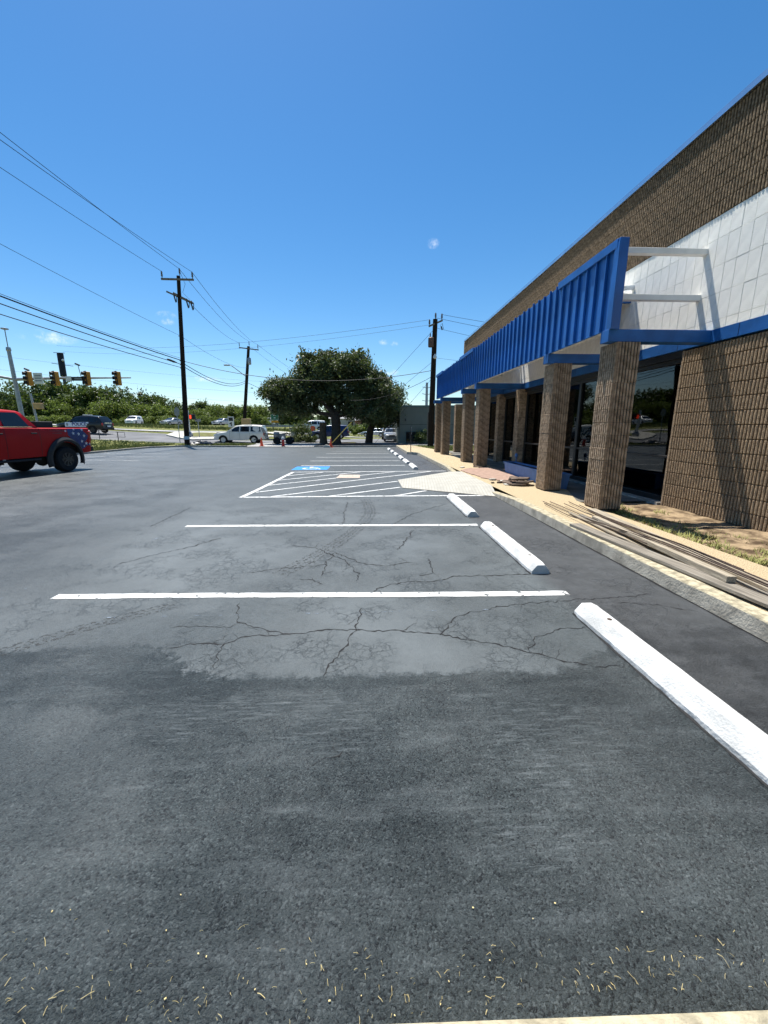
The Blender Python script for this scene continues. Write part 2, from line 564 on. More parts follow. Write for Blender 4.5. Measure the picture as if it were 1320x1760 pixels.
def mark_material(name, col, keep=0.97, scale=14.0):
    """paint or rubber laid on the asphalt, worn through in places"""
    m = bpy.data.materials.new(name)
    m.use_nodes = True
    nt = m.node_tree
    b = nt.nodes['Principled BSDF']
    pos = NODE(nt, 'ShaderNodeNewGeometry').outputs['Position']
    n = NOISE(nt, pos, scale, 6.0, 0.7)
    n2 = NOISE(nt, pos, 3.0, 3.0)
    nt.links.new(MIX(nt, SSTEP(nt, n2, 0.35, 0.65), tuple(c * 0.86 for c in col), col), b.inputs['Base Color'])
    b.inputs['Roughness'].default_value = 0.7
    b.inputs['Specular IOR Level'].default_value = 0.25
    nt.links.new(SSTEP(nt, n, 1 - keep, 1 - keep + 0.1), b.inputs['Alpha'])
    st = NODE(nt, 'ShaderNodeTexVoronoi', {'Vector': pos, 'Scale': 70.0})
    bp = NODE(nt, 'ShaderNodeBump', {'Height': st.outputs['Distance'], 'Strength': 0.35, 'Distance': 0.004})
    nt.links.new(bp.outputs[0], b.inputs['Normal'])
    MATS[name] = m


mark_material('white_paint', (0.70, 0.70, 0.68), 0.64)
mark_material('old_white_paint', (0.62, 0.62, 0.60), 0.56)
mark_material('chalk', (0.24, 0.29, 0.35), 0.47, 9.0)
mark_material('blue_paint', (0.035, 0.24, 0.62), 0.68)
mark_material('tan_paint', (0.52, 0.42, 0.34), 0.66)
mark_material('tyre_rubber', (0.042, 0.045, 0.047), 0.50, 30.0)
mark_material('crack_tar', (0.010, 0.010, 0.011), 0.72, 30.0)
pmat('aggregate', (0.42, 0.33, 0.205), 0.85, 0.2, var=0.45, vscale=85, bump=0.6, bscale=110, world_space=True, detail=2)
pmat('kerb_concrete', (0.37, 0.325, 0.225), 0.85, 0.2, var=0.40, vscale=14, bump=0.5, bscale=55, world_space=True, detail=8)
pmat('kerb_grey', (0.30, 0.28, 0.245), 0.9, 0.2, var=0.35, vscale=7, bump=0.7, bscale=30, world_space=True, detail=7)
pmat('kerb_face', (0.31, 0.285, 0.235), 0.9, 0.2, var=0.3, vscale=5, bump=0.5, bscale=45, world_space=True, detail=8)
pmat('pale_concrete', (0.46, 0.44, 0.38), 0.85, 0.2, var=0.12, vscale=3, bump=0.3, bscale=60, world_space=True, detail=6)
pmat('road_concrete', (0.30, 0.295, 0.28), 0.85, 0.2, var=0.2, vscale=0.5, world_space=True, detail=7)
pmat('road_asphalt', (0.135, 0.135, 0.138), 0.8, 0.25, var=0.25, vscale=0.4, world_space=True, detail=7)
pmat('dirt', (0.15, 0.10, 0.062), 0.95, 0.1, var=0.5, vscale=5, bump=1.0, bscale=35, world_space=True, col2=(0.23, 0.17, 0.105), detail=8)
pmat('mulch', (0.055, 0.042, 0.032), 0.95, 0.1, var=0.5, vscale=4, bump=1.0, bscale=20, world_space=True, detail=8)
pmat('turf', (0.085, 0.115, 0.030), 0.95, 0.1, var=0.4, vscale=1.3, bump=1.0, bscale=14, world_space=True, col2=(0.17, 0.165, 0.06), detail=8)
pmat('dry_turf', (0.16, 0.135, 0.055), 0.95, 0.1, var=0.3, vscale=1.6, bump=1.0, bscale=14, world_space=True, col2=(0.13, 0.14, 0.05), detail=8)
pmat('red_paver', (0.32, 0.215, 0.165), 0.85, 0.2, var=0.2, vscale=7, bump=0.4, bscale=60, world_space=True, detail=6)
pmat('shop_floor', (0.16, 0.15, 0.13), 0.8, 0.2, var=0.3, vscale=2, world_space=True)
pmat('hill_green', (0.05, 0.075, 0.03), 0.95, 0.1, var=0.5, vscale=0.09, bump=1.0, bscale=0.5, world_space=True, detail=8)
pmat('grass_blade', (0.12, 0.165, 0.035), 0.7, 0.2, var=0.35, vscale=0.8, world_space=True, col2=(0.24, 0.23, 0.075))
pmat('dry_straw', (0.62, 0.50, 0.24), 0.8, 0.2, var=0.25, vscale=9, world_space=True)

# ================================================================== terrain, lot, roads
LOT = [(-16.9, -14), (2.96, -14), (2.96, 23.2), (2.42, 23.9), (2.42, 33.2), (-4.3, 32.9), (-9.8, 33.1), (-15.2, 33.9), (-16.9, 32.0)]


def in_poly(x, y, poly):
    c = False
    n = len(poly)
    for i in range(n):
        (x1, y1), (x2, y2) = poly[i], poly[(i + 1) % n]
        if (y1 > y) != (y2 > y) and x < (x2 - x1) * (y - y1) / (y2 - y1) + x1:
            c = not c
    return c


def terrain():
    xs = sorted(set(list(np.linspace(-120, 60, 91)) + [-1500, -900, -500, -300, -200, 90, 150, 300, 700, 1500]))
    ys = sorted(set(list(np.linspace(-30, 130, 81)) + [-1500, -700, -300, -120, 170, 240, 400, 800, 1600, 3000]))
    mb = MB()
    idx = {}
    for j, y in enumerate(ys):
        for i, x in enumerate(xs):
            idx[i, j] = len(mb.v)
            mb.v.append((x, y, height(x, y) - 0.06))
    for j in range(len(ys) - 1):
        for i in range(len(xs) - 1):
            mb.f.append((idx[i, j], idx[i + 1, j], idx[i + 1, j + 1], idx[i, j + 1]))
    tag(mb.build('ground', 'turf', smooth='all'), kind='structure')


terrain()


def sheet(name, poly, z, mat, parent=None, kind='structure', thick=0.0):
    mb = MB()
    n = len(poly)
    mb.v = [(p[0], p[1], z) for p in poly]
    mb.f = [tuple(range(n))]
    if thick:
        mb.v += [(p[0], p[1], z - thick) for p in poly]
        for i in range(n):
            j = (i + 1) % n
            mb.f.append((i, i + n, j + n, j))
    o = mb.build(name, mat, parent)
    if kind and parent is None:
        tag(o, kind=kind)
    return o


lot = sheet('parking_lot', LOT, 0.0, 'asphalt')


def draped(name, left, right, lift, mat, n=60):
    """a road strip between two edge polylines, following the terrain"""
    def samp(pl, t):
        L = [0]
        for a, b in zip(pl, pl[1:]):
            L.append(L[-1] + math.dist(a, b))
        s = t * L[-1]
        for k in range(len(pl) - 1):
            if s <= L[k + 1] + 1e-6:
                q = (s - L[k]) / max(1e-6, L[k + 1] - L[k])
                return (pl[k][0] + (pl[k + 1][0] - pl[k][0]) * q, pl[k][1] + (pl[k + 1][1] - pl[k][1]) * q)
        return pl[-1]
    mb = MB()
    m = 8
    for i in range(n + 1):
        a, b = samp(left, i / n), samp(right, i / n)
        for k in range(m + 1):
            x, y = a[0] + (b[0] - a[0]) * k / m, a[1] + (b[1] - a[1]) * k / m
            mb.v.append((x, y, height(x, y) + lift))
    for i in range(n):
        for k in range(m):
            a = i * (m + 1) + k
            mb.f.append((a, a + 1, a + m + 2, a + m + 1))
    return tag(mb.build(name, mat, smooth='all'), kind='structure')


# street beside the lot, its far kerb side, frontage road and the highway on the bank
draped('street', [(-80, 51), (-42, 42.5), (-30, 38.6), (-21.8, 37.4), (-14.5, 38.6), (-9.5, 39.6), (-4, 43.5), (4, 48), (30, 55)],
       [(-80, 63), (-45, 53.0), (-31, 49.2), (-24, 48.6), (-16.5, 43.2), (-10.3, 46.0), (-6, 52.5), (2, 58), (30, 66)], 0.0, 'road_asphalt')
draped('frontage_road', [(-80, 66), (-46, 55), (-30.5, 50.8), (-23.6, 51.4), (-14.8, 56), (-7, 60.5), (4, 66), (40, 80)],
       [(-80, 69), (-47, 57), (-31.6, 52.6), (-24.6, 53.5), (-15.6, 58.4), (-7.6, 63), (4, 69), (40, 84)], 0.03, 'road_concrete')
draped('highway', [(-130, 82), (-75, 80), (-48, 80), (-30, 82), (-12, 86), (12, 94), (60, 112)],
       [(-130, 93), (-77, 91), (-49, 91), (-32, 93), (-14, 97), (12, 105), (60, 124)], 0.02, 'road_concrete')
draped('driveway_apron', [(-9.8, 33.0), (-10.6, 36.5), (-12, 39.4)], [(-4.3, 32.95), (-4.6, 36.5), (-3.6, 44)], 0.045, 'road_concrete', 20)
draped('side_driveway', [(0.6, 33.4), (0.2, 36), (-1.6, 46)], [(16, 33.4), (16, 36), (12, 50.5)], -0.02, 'road_asphalt', 20)
# splitter island: pale nose and dry grass behind it
isl = [spot(px, py) for px, py in [(286, 749), (300, 744), (372, 744.5), (372, 756), (330, 757), (305, 753.5)]]
mb = MB()
for p in isl:
    mb.v.append((p.x, p.y, height(p.x, p.y) + 0.13))
for p in isl:
    mb.v.append((p.x, p.y, height(p.x, p.y) - 0.1))
mb.f = [tuple(range(6))] + [(i, i + 6, (i + 1) % 6 + 6, (i + 1) % 6) for i in range(6)]
tag(mb.build('traffic_island', 'pale_concrete'), kind='structure')
isl2 = [spot(px, py) for px, py in [(322, 747), (340, 745.5), (371, 746), (371, 752.5), (330, 752.5)]]
mb = MB()
mb.v = [(p.x, p.y, height(p.x, p.y) + 0.17) for p in isl2]
mb.f = [tuple(range(5))]
tag(mb.build('island_grass', 'dry_turf'), kind='structure')

draped('verge', [(-17.06, -14), (-17.06, 10), (-17.06, 32.1), (-15.2, 34.06), (-9.8, 33.26)],
       [(-60, 0), (-46, 30), (-30.2, 38.3), (-14.6, 38.3), (-12.0, 39.0)], 0.08, 'turf', 70)

# narrow pale footways crossing the green beyond the street
for a, b, w in [((455, 744), (503, 750), 0.9), ((455, 750.5), (476, 751), 0.8), ((470, 742.2), (508, 745.5), 0.8), ((165, 769), (205, 766.5), 0.5)]:
    p, q = spot(*a), spot(*b)
    draped('footway', [(p.x, p.y), (q.x, q.y)], [(p.x - 0.2, p.y + w * 2), (q.x - 0.2, q.y + w * 2)], 0.05, 'pale_concrete', 12)

# mulch bed under the oak
sheet('tree_bed', [(-4.2, 33.15), (2.2, 33.4), (1.4, 36.5), (0.2, 40.5), (-4.0, 42.6), (-9.2, 43.2), (-10.0, 40.9), (-5.0, 40.2), (-4.4, 36.5)], 0.04, 'mulch')

# hills far behind
mb = MB()
n = 90
for ring, (rad, hh) in enumerate([(330, 0), (370, 7), (420, 15), (520, 22), (650, 26)]):
    for i in range(n + 1):
        a = R(-75 + 150 * i / n)
        amp = 0.55 + 0.25 * math.sin(i * 0.21 + 1.0) + 0.12 * math.sin(i * 0.57 + ring)
        if a > R(-2):
            amp *= 0.42
        mb.v.append((rad * math.sin(a), rad * math.cos(a), 1.0 + hh * amp))
for r_ in range(4):
    for i in range(n):
        a = r_ * (n + 1) + i
        mb.f.append((a, a + 1, a + n + 2, a + n + 1))
tag(mb.build('hills', 'hill_green', smooth='all'), kind='structure')

# ------------------------------------------------------------------ kerbs
WALK_Z = 0.13


def kerb(name, pts, width, z, mat='kerb_concrete', inward=1, face=-0.05):
    """kerb stone strip along a polyline (road side on the line), uneven upper edge"""
    mb = MB()
    P = []
    for a, b in zip(pts, pts[1:]):
        a, b = Vector((*a, 0)), Vector((*b, 0))
        k = max(1, int((b - a).length / 0.22))
        for i in range(k):
            P.append(a + (b - a) * i / k)
    P.append(Vector((*pts[-1], 0)))
    m = len(P)
    for i, p in enumerate(P):
        d = (P[min(i + 1, m - 1)] - P[max(i - 1, 0)]).normalized()
        nrm = Vector((d.y, -d.x, 0)) * inward
        j = random.uniform(-0.008, 0.008)
        zz = z(i / (m - 1)) if callable(z) else z
        g = height(p.x, p.y)
        e = max(0.004, min(0.010, zz * 0.1))
        for (o, zc) in ((-0.012, face), (0.004 + j, zz * 0.55 + random.uniform(-.006, .006)), (0.012 + j, zz - e + random.uniform(-.003, .003)), (0.012 + e + j, zz), (width, zz + 0.001), (width, face)):
            q = p + nrm * o
            mb.v.append((q.x, q.y, g + zc))
    fb = MB()
    fb.v = list(mb.v)
    for i in range(m - 1):
        for k in range(5):
            a = i * 6 + k
            (fb if k < 2 else mb).f.append((a, a + 1, a + 7, a + 6))
    mb.f.append(tuple(range(6)))
    mb.f.append(tuple((m - 1) * 6 + k for k in range(6)))
    o = tag(mb.build(name, mat, smooth=True), kind='structure')
    fb.build('kerb_face', 'kerb_face', o, smooth=True)
    return o


def drop_end(t):
    return WALK_Z + 0.012 - (max(0, t - 0.93) / 0.07) * 0.09


def drop_start(t):
    return WALK_Z + 0.012 - (max(0, 0.08 - t) / 0.08) * 0.09


kerb('kerb', [(2.95, -14), (2.96, 9.35)], 0.17, drop_end)
kerb('kerb', [(2.96, 13.5), (2.96, 23.2), (2.42, 23.9), (2.42, 33.2)], 0.17, drop_start)
kerb('kerb', [(2.42, 33.2), (-4.3, 32.9)], 0.16, 0.12, 'kerb_grey')
kerb('kerb', [(-9.8, 33.1), (-15.2, 33.9), (-16.9, 32.0), (-16.9, -14)], 0.16, 0.12, 'kerb_grey')
kerb('street_kerb', [(-42, 42.4), (-30, 38.5), (-21.8, 37.3), (-14.5, 38.5), (-12.2, 39.2)], 0.15, 0.13, 'pale_concrete')
kerb('street_kerb', [(-3.8, 43.4), (-9.2, 39.5)], 0.15, 0.13, 'kerb_grey', -1)
# kerb at the photographer's feet
mb = MB()
zt = 0.10
mb.add([(0.02, 0.706, zt - .012), (1.9, 0.672, zt - .012), (1.9, 0.17, zt), (0.02, 0.20, zt), (0.02, 0.72, -0.05), (1.9, 0.686, -0.05), (0.02, 0.692, zt), (1.9, 0.658, zt)],
       [(6, 7, 2, 3), (6, 0, 1, 7), (0, 4, 5, 1), (0, 6, 3, 4)])
tag(mb.build('foreground_kerb', 'kerb_concrete'), kind='structure')

# ------------------------------------------------------------------ walk, ramp, beds along the shop
walk = sheet('sidewalk', [(3.125, -14), (4.18, -14), (4.18, 7.6), (4.7, 9.0), (4.7, 26), (3.6, 33.4), (2.585, 33.2), (2.585, 23.97), (3.125, 23.27), (3.125, 13.3), (3.125, 9.4)], WALK_Z, 'aggregate')
sheet('porch_floor', [(4.18, 7.61), (5.9, 7.61), (5.9, 25.2), (4.7, 25.2), (4.7, 9.0)], WALK_Z - 0.02, 'shop_floor')


def dirt_bed():
    mb = MB()
    nx, ny = 14, 150
    for j in range(ny + 1):
        for i in range(nx + 1):
            x = 4.18 + 1.6 * i / nx
            y = -14 + 21.62 * j / ny
            mb.v.append((x, y, 0.085 + 0.05 * math.sin(x * 3.1 + y * 1.3) * math.sin(y * 2.1) * 0.5 + random.uniform(-.012, .012) - (0.02 if i == 0 else 0)))
    for j in range(ny):
        for i in range(nx):
            a = j * (nx + 1) + i
            mb.f.append((a, a + 1, a + nx + 2, a + nx + 1))
    tag(mb.build('planting_bed', 'dirt', smooth='all'), kind='structure')


dirt_bed()
sheet('lawn', [(4.72, 25.3), (14, 25.3), (14, 33), (3.62, 33.3)], 0.11, 'turf')
# concrete access ramp with tooled grooves
ramp_mat = pmat('ramp_concrete', (0.385, 0.37, 0.325), 0.85, 0.2, var=0.1, vscale=4, world_space=True, detail=6)
nt = ramp_mat.node_tree
wv_pos = NODE(nt, 'ShaderNodeNewGeometry').outputs['Position']
wv_rot = NODE(nt, 'ShaderNodeMapping', {'Vector': wv_pos, 'Rotation': (0, 0, 0.12)}).outputs[0]
wv = NODE(nt, 'ShaderNodeTexWave', {'Vector': wv_rot, 'Scale': 4.2, 'Distortion': 0.3}, wave_type='BANDS', bands_direction='X')
bp = NODE(nt, 'ShaderNodeBump', {'Height': SSTEP(nt, wv.outputs['Fac'], 0.0, 0.35), 'Strength': 0.45, 'Distance': 0.01})
nt.links.new(bp.outputs[0], nt.nodes['Principled BSDF'].inputs['Normal'])
bs_ = nt.nodes['Principled BSDF']
lk = bs_.inputs['Base Color'].links[0].from_socket
nt.links.new(MIX(nt, SSTEP(nt, wv.outputs['Fac'], 0.22, 0.03), lk, (0.335, 0.32, 0.275)), bs_.inputs['Base Color'])
mb = MB()
T0, T1 = (0.93, 10.3, 0.012), (0.93, 11.9, 0.012)
K0, K1, K2, K3 = (2.99, 8.85, 0.012), (3.14, 9.75, WALK_Z + .006), (3.14, 13.0, WALK_Z + .006), (2.99, 14.15, 0.012)
mb.add([T0, T1, K0, K1, K2, K3], [(0, 3, 4, 1), (0, 2, 3), (1, 4, 5)])
ramp = tag(mb.build('kerb_ramp', ramp_mat), kind='structure')
# broken red paving beside the ramp
mb = MB()
ring = [(3.2, 13.2), (3.55, 13.9), (4.3, 14.1), (5.0, 13.4), (5.05, 12.9), (4.45, 12.2), (4.4, 10.9), (4.1, 10.4), (3.75, 10.2), (3.6, 10.7), (3.3, 11.2), (3.28, 12.2)]
jr = []
for (a, b) in zip(ring, ring[1:] + ring[:1]):
    for t in (0, .25, .5, .75):
        jr.append((a[0] + (b[0] - a[0]) * t + random.uniform(-.05, .05), a[1] + (b[1] - a[1]) * t + random.uniform(-.07, .07)))
sheet('red_paving', jr, WALK_Z + 0.022, 'red_paver', thick=0.04)

# ------------------------------------------------------------------ paint on the lot


def stripe(a, b, w, mat='white_paint', z=0.004, name='painted_line', jit=0.006, label=None):
    a, b = Vector((*a, 0)), Vector((*b, 0))
    d = (b - a).normalized()
    nrm = Vector((-d.y, d.x, 0))
    k = max(2, int((b - a).length / 0.12))
    mb = MB()
    ph = random.uniform(0, 6)
    for i in range(k + 1):
        p = a + (b - a) * i / k
        wob = 0.012 * math.sin(i * 0.13 + ph)
        for s in (-1, 1):
            q = p + nrm * (s * w / 2 + wob + random.uniform(-jit, jit))
            mb.v.append((q.x, q.y, z))
    for i in range(k):
        mb.f.append((2 * i, 2 * i + 1, 2 * i + 3, 2 * i + 2))
    o = mb.build(name, mat, lot)
    if label:
        o['label'] = label
    return o


stripe((-2.95, 3.60), (1.92, 3.49), 0.105)
stripe((-2.93, 6.33), (1.80, 6.24), 0.105)
stripe((-2.86, 9.06), (2.75, 9.06), 0.095)
stripe((-2.62, 14.25), (2.9, 14.42), 0.095)
stripe((-2.87, 9.02), (-2.62, 14.27), 0.11)
for a, b in [((-2.63, 13.14), (-1.58, 14.18)), ((-2.66, 12.03), (-0.25, 14.2)), ((-2.77, 10.92), (1.0, 14.2)), ((-2.74, 9.75), (2.32, 14.3)),
             ((-2.2, 9.12), (0.91, 11.65)), ((-0.87, 9.1), (0.9, 10.45)), ((0.64, 9.1), (1.5, 9.83))]:
    stripe(a, b, 0.075, z=0.0045 if a[1] < 9.2 else 0.005)
for y, x0, x1, mt in [(16.75, -2.75, 1.61, 'white_paint'), (19.1, -2.7, 1.6, 'white_paint'), (21.5, -2.7, 1.6, 'white_paint'), (24.6, -2.5, 1.4, 'white_paint'), (26.9, -2.3, 1.3, 'old_white_paint'), (29.6, -2.2, 1.2, 'old_white_paint')]:
    stripe((x0, y), (x1, y - 0.05), 0.11, mt)
stripe((-15.46, 22.5), (-10.8, 22.15), 0.11, 'old_white_paint')
stripe((-14.6, 20.35), (-11.0, 19.65), 0.11, 'old_white_paint')
stripe((-16.2, 25.4), (-12.0, 24.9), 0.10, 'old_white_paint')
stripe((2.945, -2), (2.945, 9.0), 0.03, 'crack_tar', 0.0035, 'tar_joint', 0.008)
stripe((2.945, 13.9), (2.945, 23.1), 0.03, 'crack_tar', 0.0035, 'tar_joint', 0.008)
# chalk snap lines
stripe((-3.55, 2.9), (-2.9, 6.4), 0.018, 'chalk', 0.003, 'chalk_line')
stripe((-2.2, 3.17), (1.2, 3.16), 0.012, 'chalk', 0.003, 'chalk_line')
# accessible-bay square
sq = [(-2.85, 15.0), (-1.5, 15.05), (-1.5, 16.35), (-2.85, 16.3)]
bs = sheet('accessible_bay_panel', sq, 0.004, 'blue_paint', lot)
mb = MB()
cx, cy = -2.18, 15.62
wheel = []
for i in range(20):
    a = R(120 + 260 * i / 19)
    for rr in (0.24, 0.33):
        wheel.append((cx + rr * math.cos(a), cy - 0.12 + rr * math.sin(a), 0.008))
o0 = len(mb.v)
mb.v += wheel
mb.f += [(2 * i, 2 * i + 1, 2 * i + 3, 2 * i + 2) for i in range(19)]
for poly in ([(cx - .08, cy - .02), (cx + .02, cy - .02), (cx + .02, cy + .36), (cx - .08, cy + .36)],
             [(cx + .03, cy + .10), (cx + .26, cy + .10), (cx + .26, cy + .18), (cx + .03, cy + .18)],
             [(cx + .03, cy - .02), (cx + .30, cy - .02), (cx + .30, cy + .07), (cx + .03, cy + .07)],
             [(cx + .22, cy - .03), (cx + .30, cy - .03), (cx + .42, cy - .38), (cx + .33, cy - .40)]):
    mb.add([(x, y, 0.008) for x, y in poly], [(0, 1, 2, 3)])
mb.add([(cx - .03 + .09 * math.cos(k * math.pi / 5), cy + .47 + .09 * math.sin(k * math.pi / 5), 0.008) for k in range(10)], [tuple(range(10))])
mb.build('wheelchair_symbol', 'white_paint', bs)
sheet('worn_tan_panel', [(-0.98, 12.5), (-0.22, 12.45), (-0.24, 13.3), (-0.9, 13.35)], 0.009, 'tan_paint', lot)


def gpt(px, py):
    d = sight(px, py)
    t = -EYE.z / d.z
    p = EYE + d * t
    return (p.x, p.y)


CRACK_Z = iter([0.0021 + 0.000008 * k for k in range(220)])


def crack(pts, w, name='crack'):
    mb = MB()
    cz_ = next(CRACK_Z)
    P = [Vector((*gpt(*p), 0)) for p in pts]
    Q = []
    for a, b in zip(P, P[1:]):
        k = max(1, int((b - a).length / 0.03))
        d = (b - a).normalized()
        nrm = Vector((-d.y, d.x, 0))
        off = 0
        for i in range(k):
            off = off * 0.55 + random.uniform(-0.018, 0.018)
            Q.append((a + (b - a) * i / k + nrm * off, nrm))
    Q.append((P[-1], Q[-1][1]))
    m = len(Q)
    for i, (p, nrm) in enumerate(Q):
        ww = w * random.choice((0.25, 0.4, 0.5, 0.7, 1.0)) * random.uniform(0.6, 1.0) * (1.0 if i not in (0, m - 1) else 0.2)
        for s in (-1, 1):
            q = p + nrm * (s * ww / 2)
            mb.v.append((q.x, q.y, cz_))
    for i in range(m - 1):
        mb.f.append((2 * i, 2 * i + 1, 2 * i + 3, 2 * i + 2))
    mb.build(name, 'crack_tar', lot)


for pts, w in [
    ([(285, 1112), (350, 1106), (395, 1105), (430, 1092), (490, 1090), (560, 1083), (610, 1083), (665, 1084), (720, 1087), (758, 1092), (800, 1099), (850, 1107), (900, 1117), (960, 1135), (1010, 1143)], 0.016),
    ([(622, 1045), (612, 1080), (600, 1105), (580, 1125), (560, 1145), (555, 1163)], 0.014),
    ([(410, 1036), (408, 1070), (440, 1080), (490, 1090)], 0.011),
    ([(758, 1092), (770, 1072), (800, 1055), (860, 1042), (960, 1034), (1040, 1028), (1120, 1022)], 0.012),
    ([(905, 1117), (920, 1095), (965, 1082), (1010, 1078)], 0.010),
    ([(290, 1080), (330, 1077), (390, 1080), (408, 1072)], 0.009),
    ([(385, 1105), (375, 1125), (368, 1150)], 0.010),
    ([(640, 1020), (650, 1010), (700, 1000), (745, 999), (790, 990), (860, 989), (930, 984)], 0.018),
    ([(555, 990), (560, 970), (575, 950), (620, 968), (660, 973), (710, 967)], 0.018),
    ([(500, 938), (545, 943), (590, 962), (615, 985), (612, 1000)], 0.018),
    ([(683, 945), (697, 930), (705, 918), (710, 911)], 0.022),
    ([(675, 902), (705, 885), (745, 872), (765, 867)], 0.022),
    ([(590, 900), (592, 880), (598, 862)], 0.018),
    ([(515, 995), (540, 997), (555, 1005)], 0.015),
    ([(720, 990), (745, 983), (740, 970), (735, 960)], 0.013),
    ([(540, 1320), (570, 1300), (590, 1290)], 0.007),
    ([(200, 970), (260, 955), (330, 940), (380, 925)], 0.02),
    ([(260, 905), (290, 890), (330, 872)], 0.022),
    ([(1060, 1035), (1130, 1040), (1200, 1052)], 0.010),
    ([(1080, 1150), (1040, 1146), (1010, 1143)], 0.008),
    ([(430, 985), (470, 978), (520, 975), (560, 970)], 0.013),
]:
    crack(pts, w * 1.35)
    for _ in range(2 + len(pts) // 3):
        k_ = random.randrange(len(pts) - 1)
        f_ = random.random()
        bx_ = pts[k_][0] + (pts[k_ + 1][0] - pts[k_][0]) * f_
        by_ = pts[k_][1] + (pts[k_ + 1][1] - pts[k_][1]) * f_
        sc_ = (by_ - 735) / 400.0
        dx_, dy_ = random.uniform(-38, 38) * sc_, random.choice((-1, 1)) * random.uniform(5, 20) * sc_
        crack([(bx_, by_), (bx_ + dx_ * .5 + random.uniform(-5, 5), by_ + dy_ * .5), (bx_ + dx_, by_ + dy_)], w * 0.45)

# curved tyre marks


def tyre_mark(pts, w, treads=3):
    P = [Vector((*gpt(*p), 0)) for p in pts]
    mb = MB()
    Q = []
    for i in range(len(P) - 1):
        p0, p1, p2, p3 = P[max(i - 1, 0)], P[i], P[i + 1], P[min(i + 2, len(P) - 1)]
        for k in range(10):
            t = k / 10
            Q.append(0.5 * ((2 * p1) + (p2 - p0) * t + (2 * p0 - 5 * p1 + 4 * p2 - p3) * t * t + (3 * p1 - p0 - 3 * p2 + p3) * t ** 3))
    Q.append(P[-1])
    for s in range(treads):
        o = len(mb.v)
        lo, hi = -w / 2 + w * s / treads + 0.008, -w / 2 + w * (s + 1) / treads - 0.008
        for i, p in enumerate(Q):
            d = (Q[min(i + 1, len(Q) - 1)] - Q[max(i - 1, 0)]).normalized()
            nrm = Vector((-d.y, d.x, 0))
            for e in (lo, hi):
                q = p + nrm * e
                mb.v.append((q.x, q.y, 0.0016))
        for i in range(len(Q) - 1):
            mb.f.append((o + 2 * i, o + 2 * i + 1, o + 2 * i + 3, o + 2 * i + 2))
    mb.build('tyre_mark', 'tyre_rubber', lot)


tyre_mark([(628, 858), (634, 870), (635, 885), (612, 910), (570, 940), (525, 965), (480, 988)], 0.24, 4)
tyre_mark([(300, 1040), (200, 1065), (100, 1092), (0, 1122)], 0.17, 3)
tyre_mark([(720, 800), (730, 796), (722, 793), (690, 792), (640, 795)], 0.2, 2)

# ------------------------------------------------------------------ loose straw and grit at the photographer's feet
def straw():
    mb = MB()
    for i in range(210):
        py = 1540 + 215 * random.random() ** 0.40
        px = random.uniform(-40, 1330)
        x, y = gpt(px, py)
        if random.random() < 0.35:
            x += 0.12 * random.gauss(0, 1)
        if y < 0.76 and x > 0.0:
            y = 0.78 + random.random() * 0.1
        L = random.uniform(0.005, 0.020) * (1.9 if random.random() < 0.12 else 1)
        w = random.uniform(0.0004, 0.0010)
        a = random.uniform(0, math.tau)
        bend = random.uniform(-1.2, 1.2)
        pts = []
        cx, cy = x, y
        for k in range(4):
            pts.append((cx, cy))
            cx += math.cos(a) * L / 3
            cy += math.sin(a) * L / 3
            a += bend / 3
        o = len(mb.v)
        for k, (qx, qy) in enumerate(pts):
            nx, ny = -math.sin(a) * w, math.cos(a) * w
            z = 0.006 + 0.006 * math.sin(k / 3 * math.pi) * random.random()
            mb.v += [(qx - nx, qy - ny, z), (qx + nx, qy + ny, z), (qx, qy, z + w * 1.2)]
        for k in range(3):
            b = o + 3 * k
            mb.f += [(b, b + 2, b + 5, b + 3), (b + 2, b + 1, b + 4, b + 5)]
    for i in range(24):     # flakes and grit
        py = 1420 + 330 * random.random() ** 0.5
        x, y = gpt(random.uniform(0, 1320), py)
        s = random.uniform(0.0012, 0.003)
        if y < 0.76:
            continue
        mb.obox((x, y, s * 0.5 + 0.004), (s * 2, s * 1.3, s), Matrix.Rotation(random.uniform(0, 3), 3, 'Z'))
    tag(mb.build('dry_straw_litter', 'dry_straw'), 'pale dry straw and grit scattered on the asphalt by the near kerb', 'straw', kind='stuff')


straw()


def weeds():
    """low weeds in the planting bed"""
    vs = []
    for i in range(260):
        y = random.uniform(1.0, 7.2)
        x = 4.25 + abs(random.gauss(0, 0.35))
        if x > 5.6:
            continue
        if random.random() < 0.35 and y > 5.2:
            continue
        nb = random.randint(12, 30)
        for k in range(nb):
            a = random.uniform(0, math.tau)
            L = random.uniform(0.03, 0.09)
            bx, by = x + random.gauss(0, .05), y + random.gauss(0, .07)
            w = random.uniform(0.004, 0.010)
            lean = random.uniform(0.4, 1.3)
            dx, dy = math.cos(a), math.sin(a)
            z0 = 0.075
            vs += [(bx - dy * w, by + dx * w, z0), (bx + dy * w, by - dx * w, z0), (bx + dx * L * lean, by + dy * L * lean, z0 + L * 0.9)]
    o = put('bed_weeds', fast_mesh('bed_weeds', vs, 3, 'grass_blade'))
    tag(o, 'thin green weeds growing in the dirt bed by the brown wall', 'weeds', kind='stuff')


weeds()


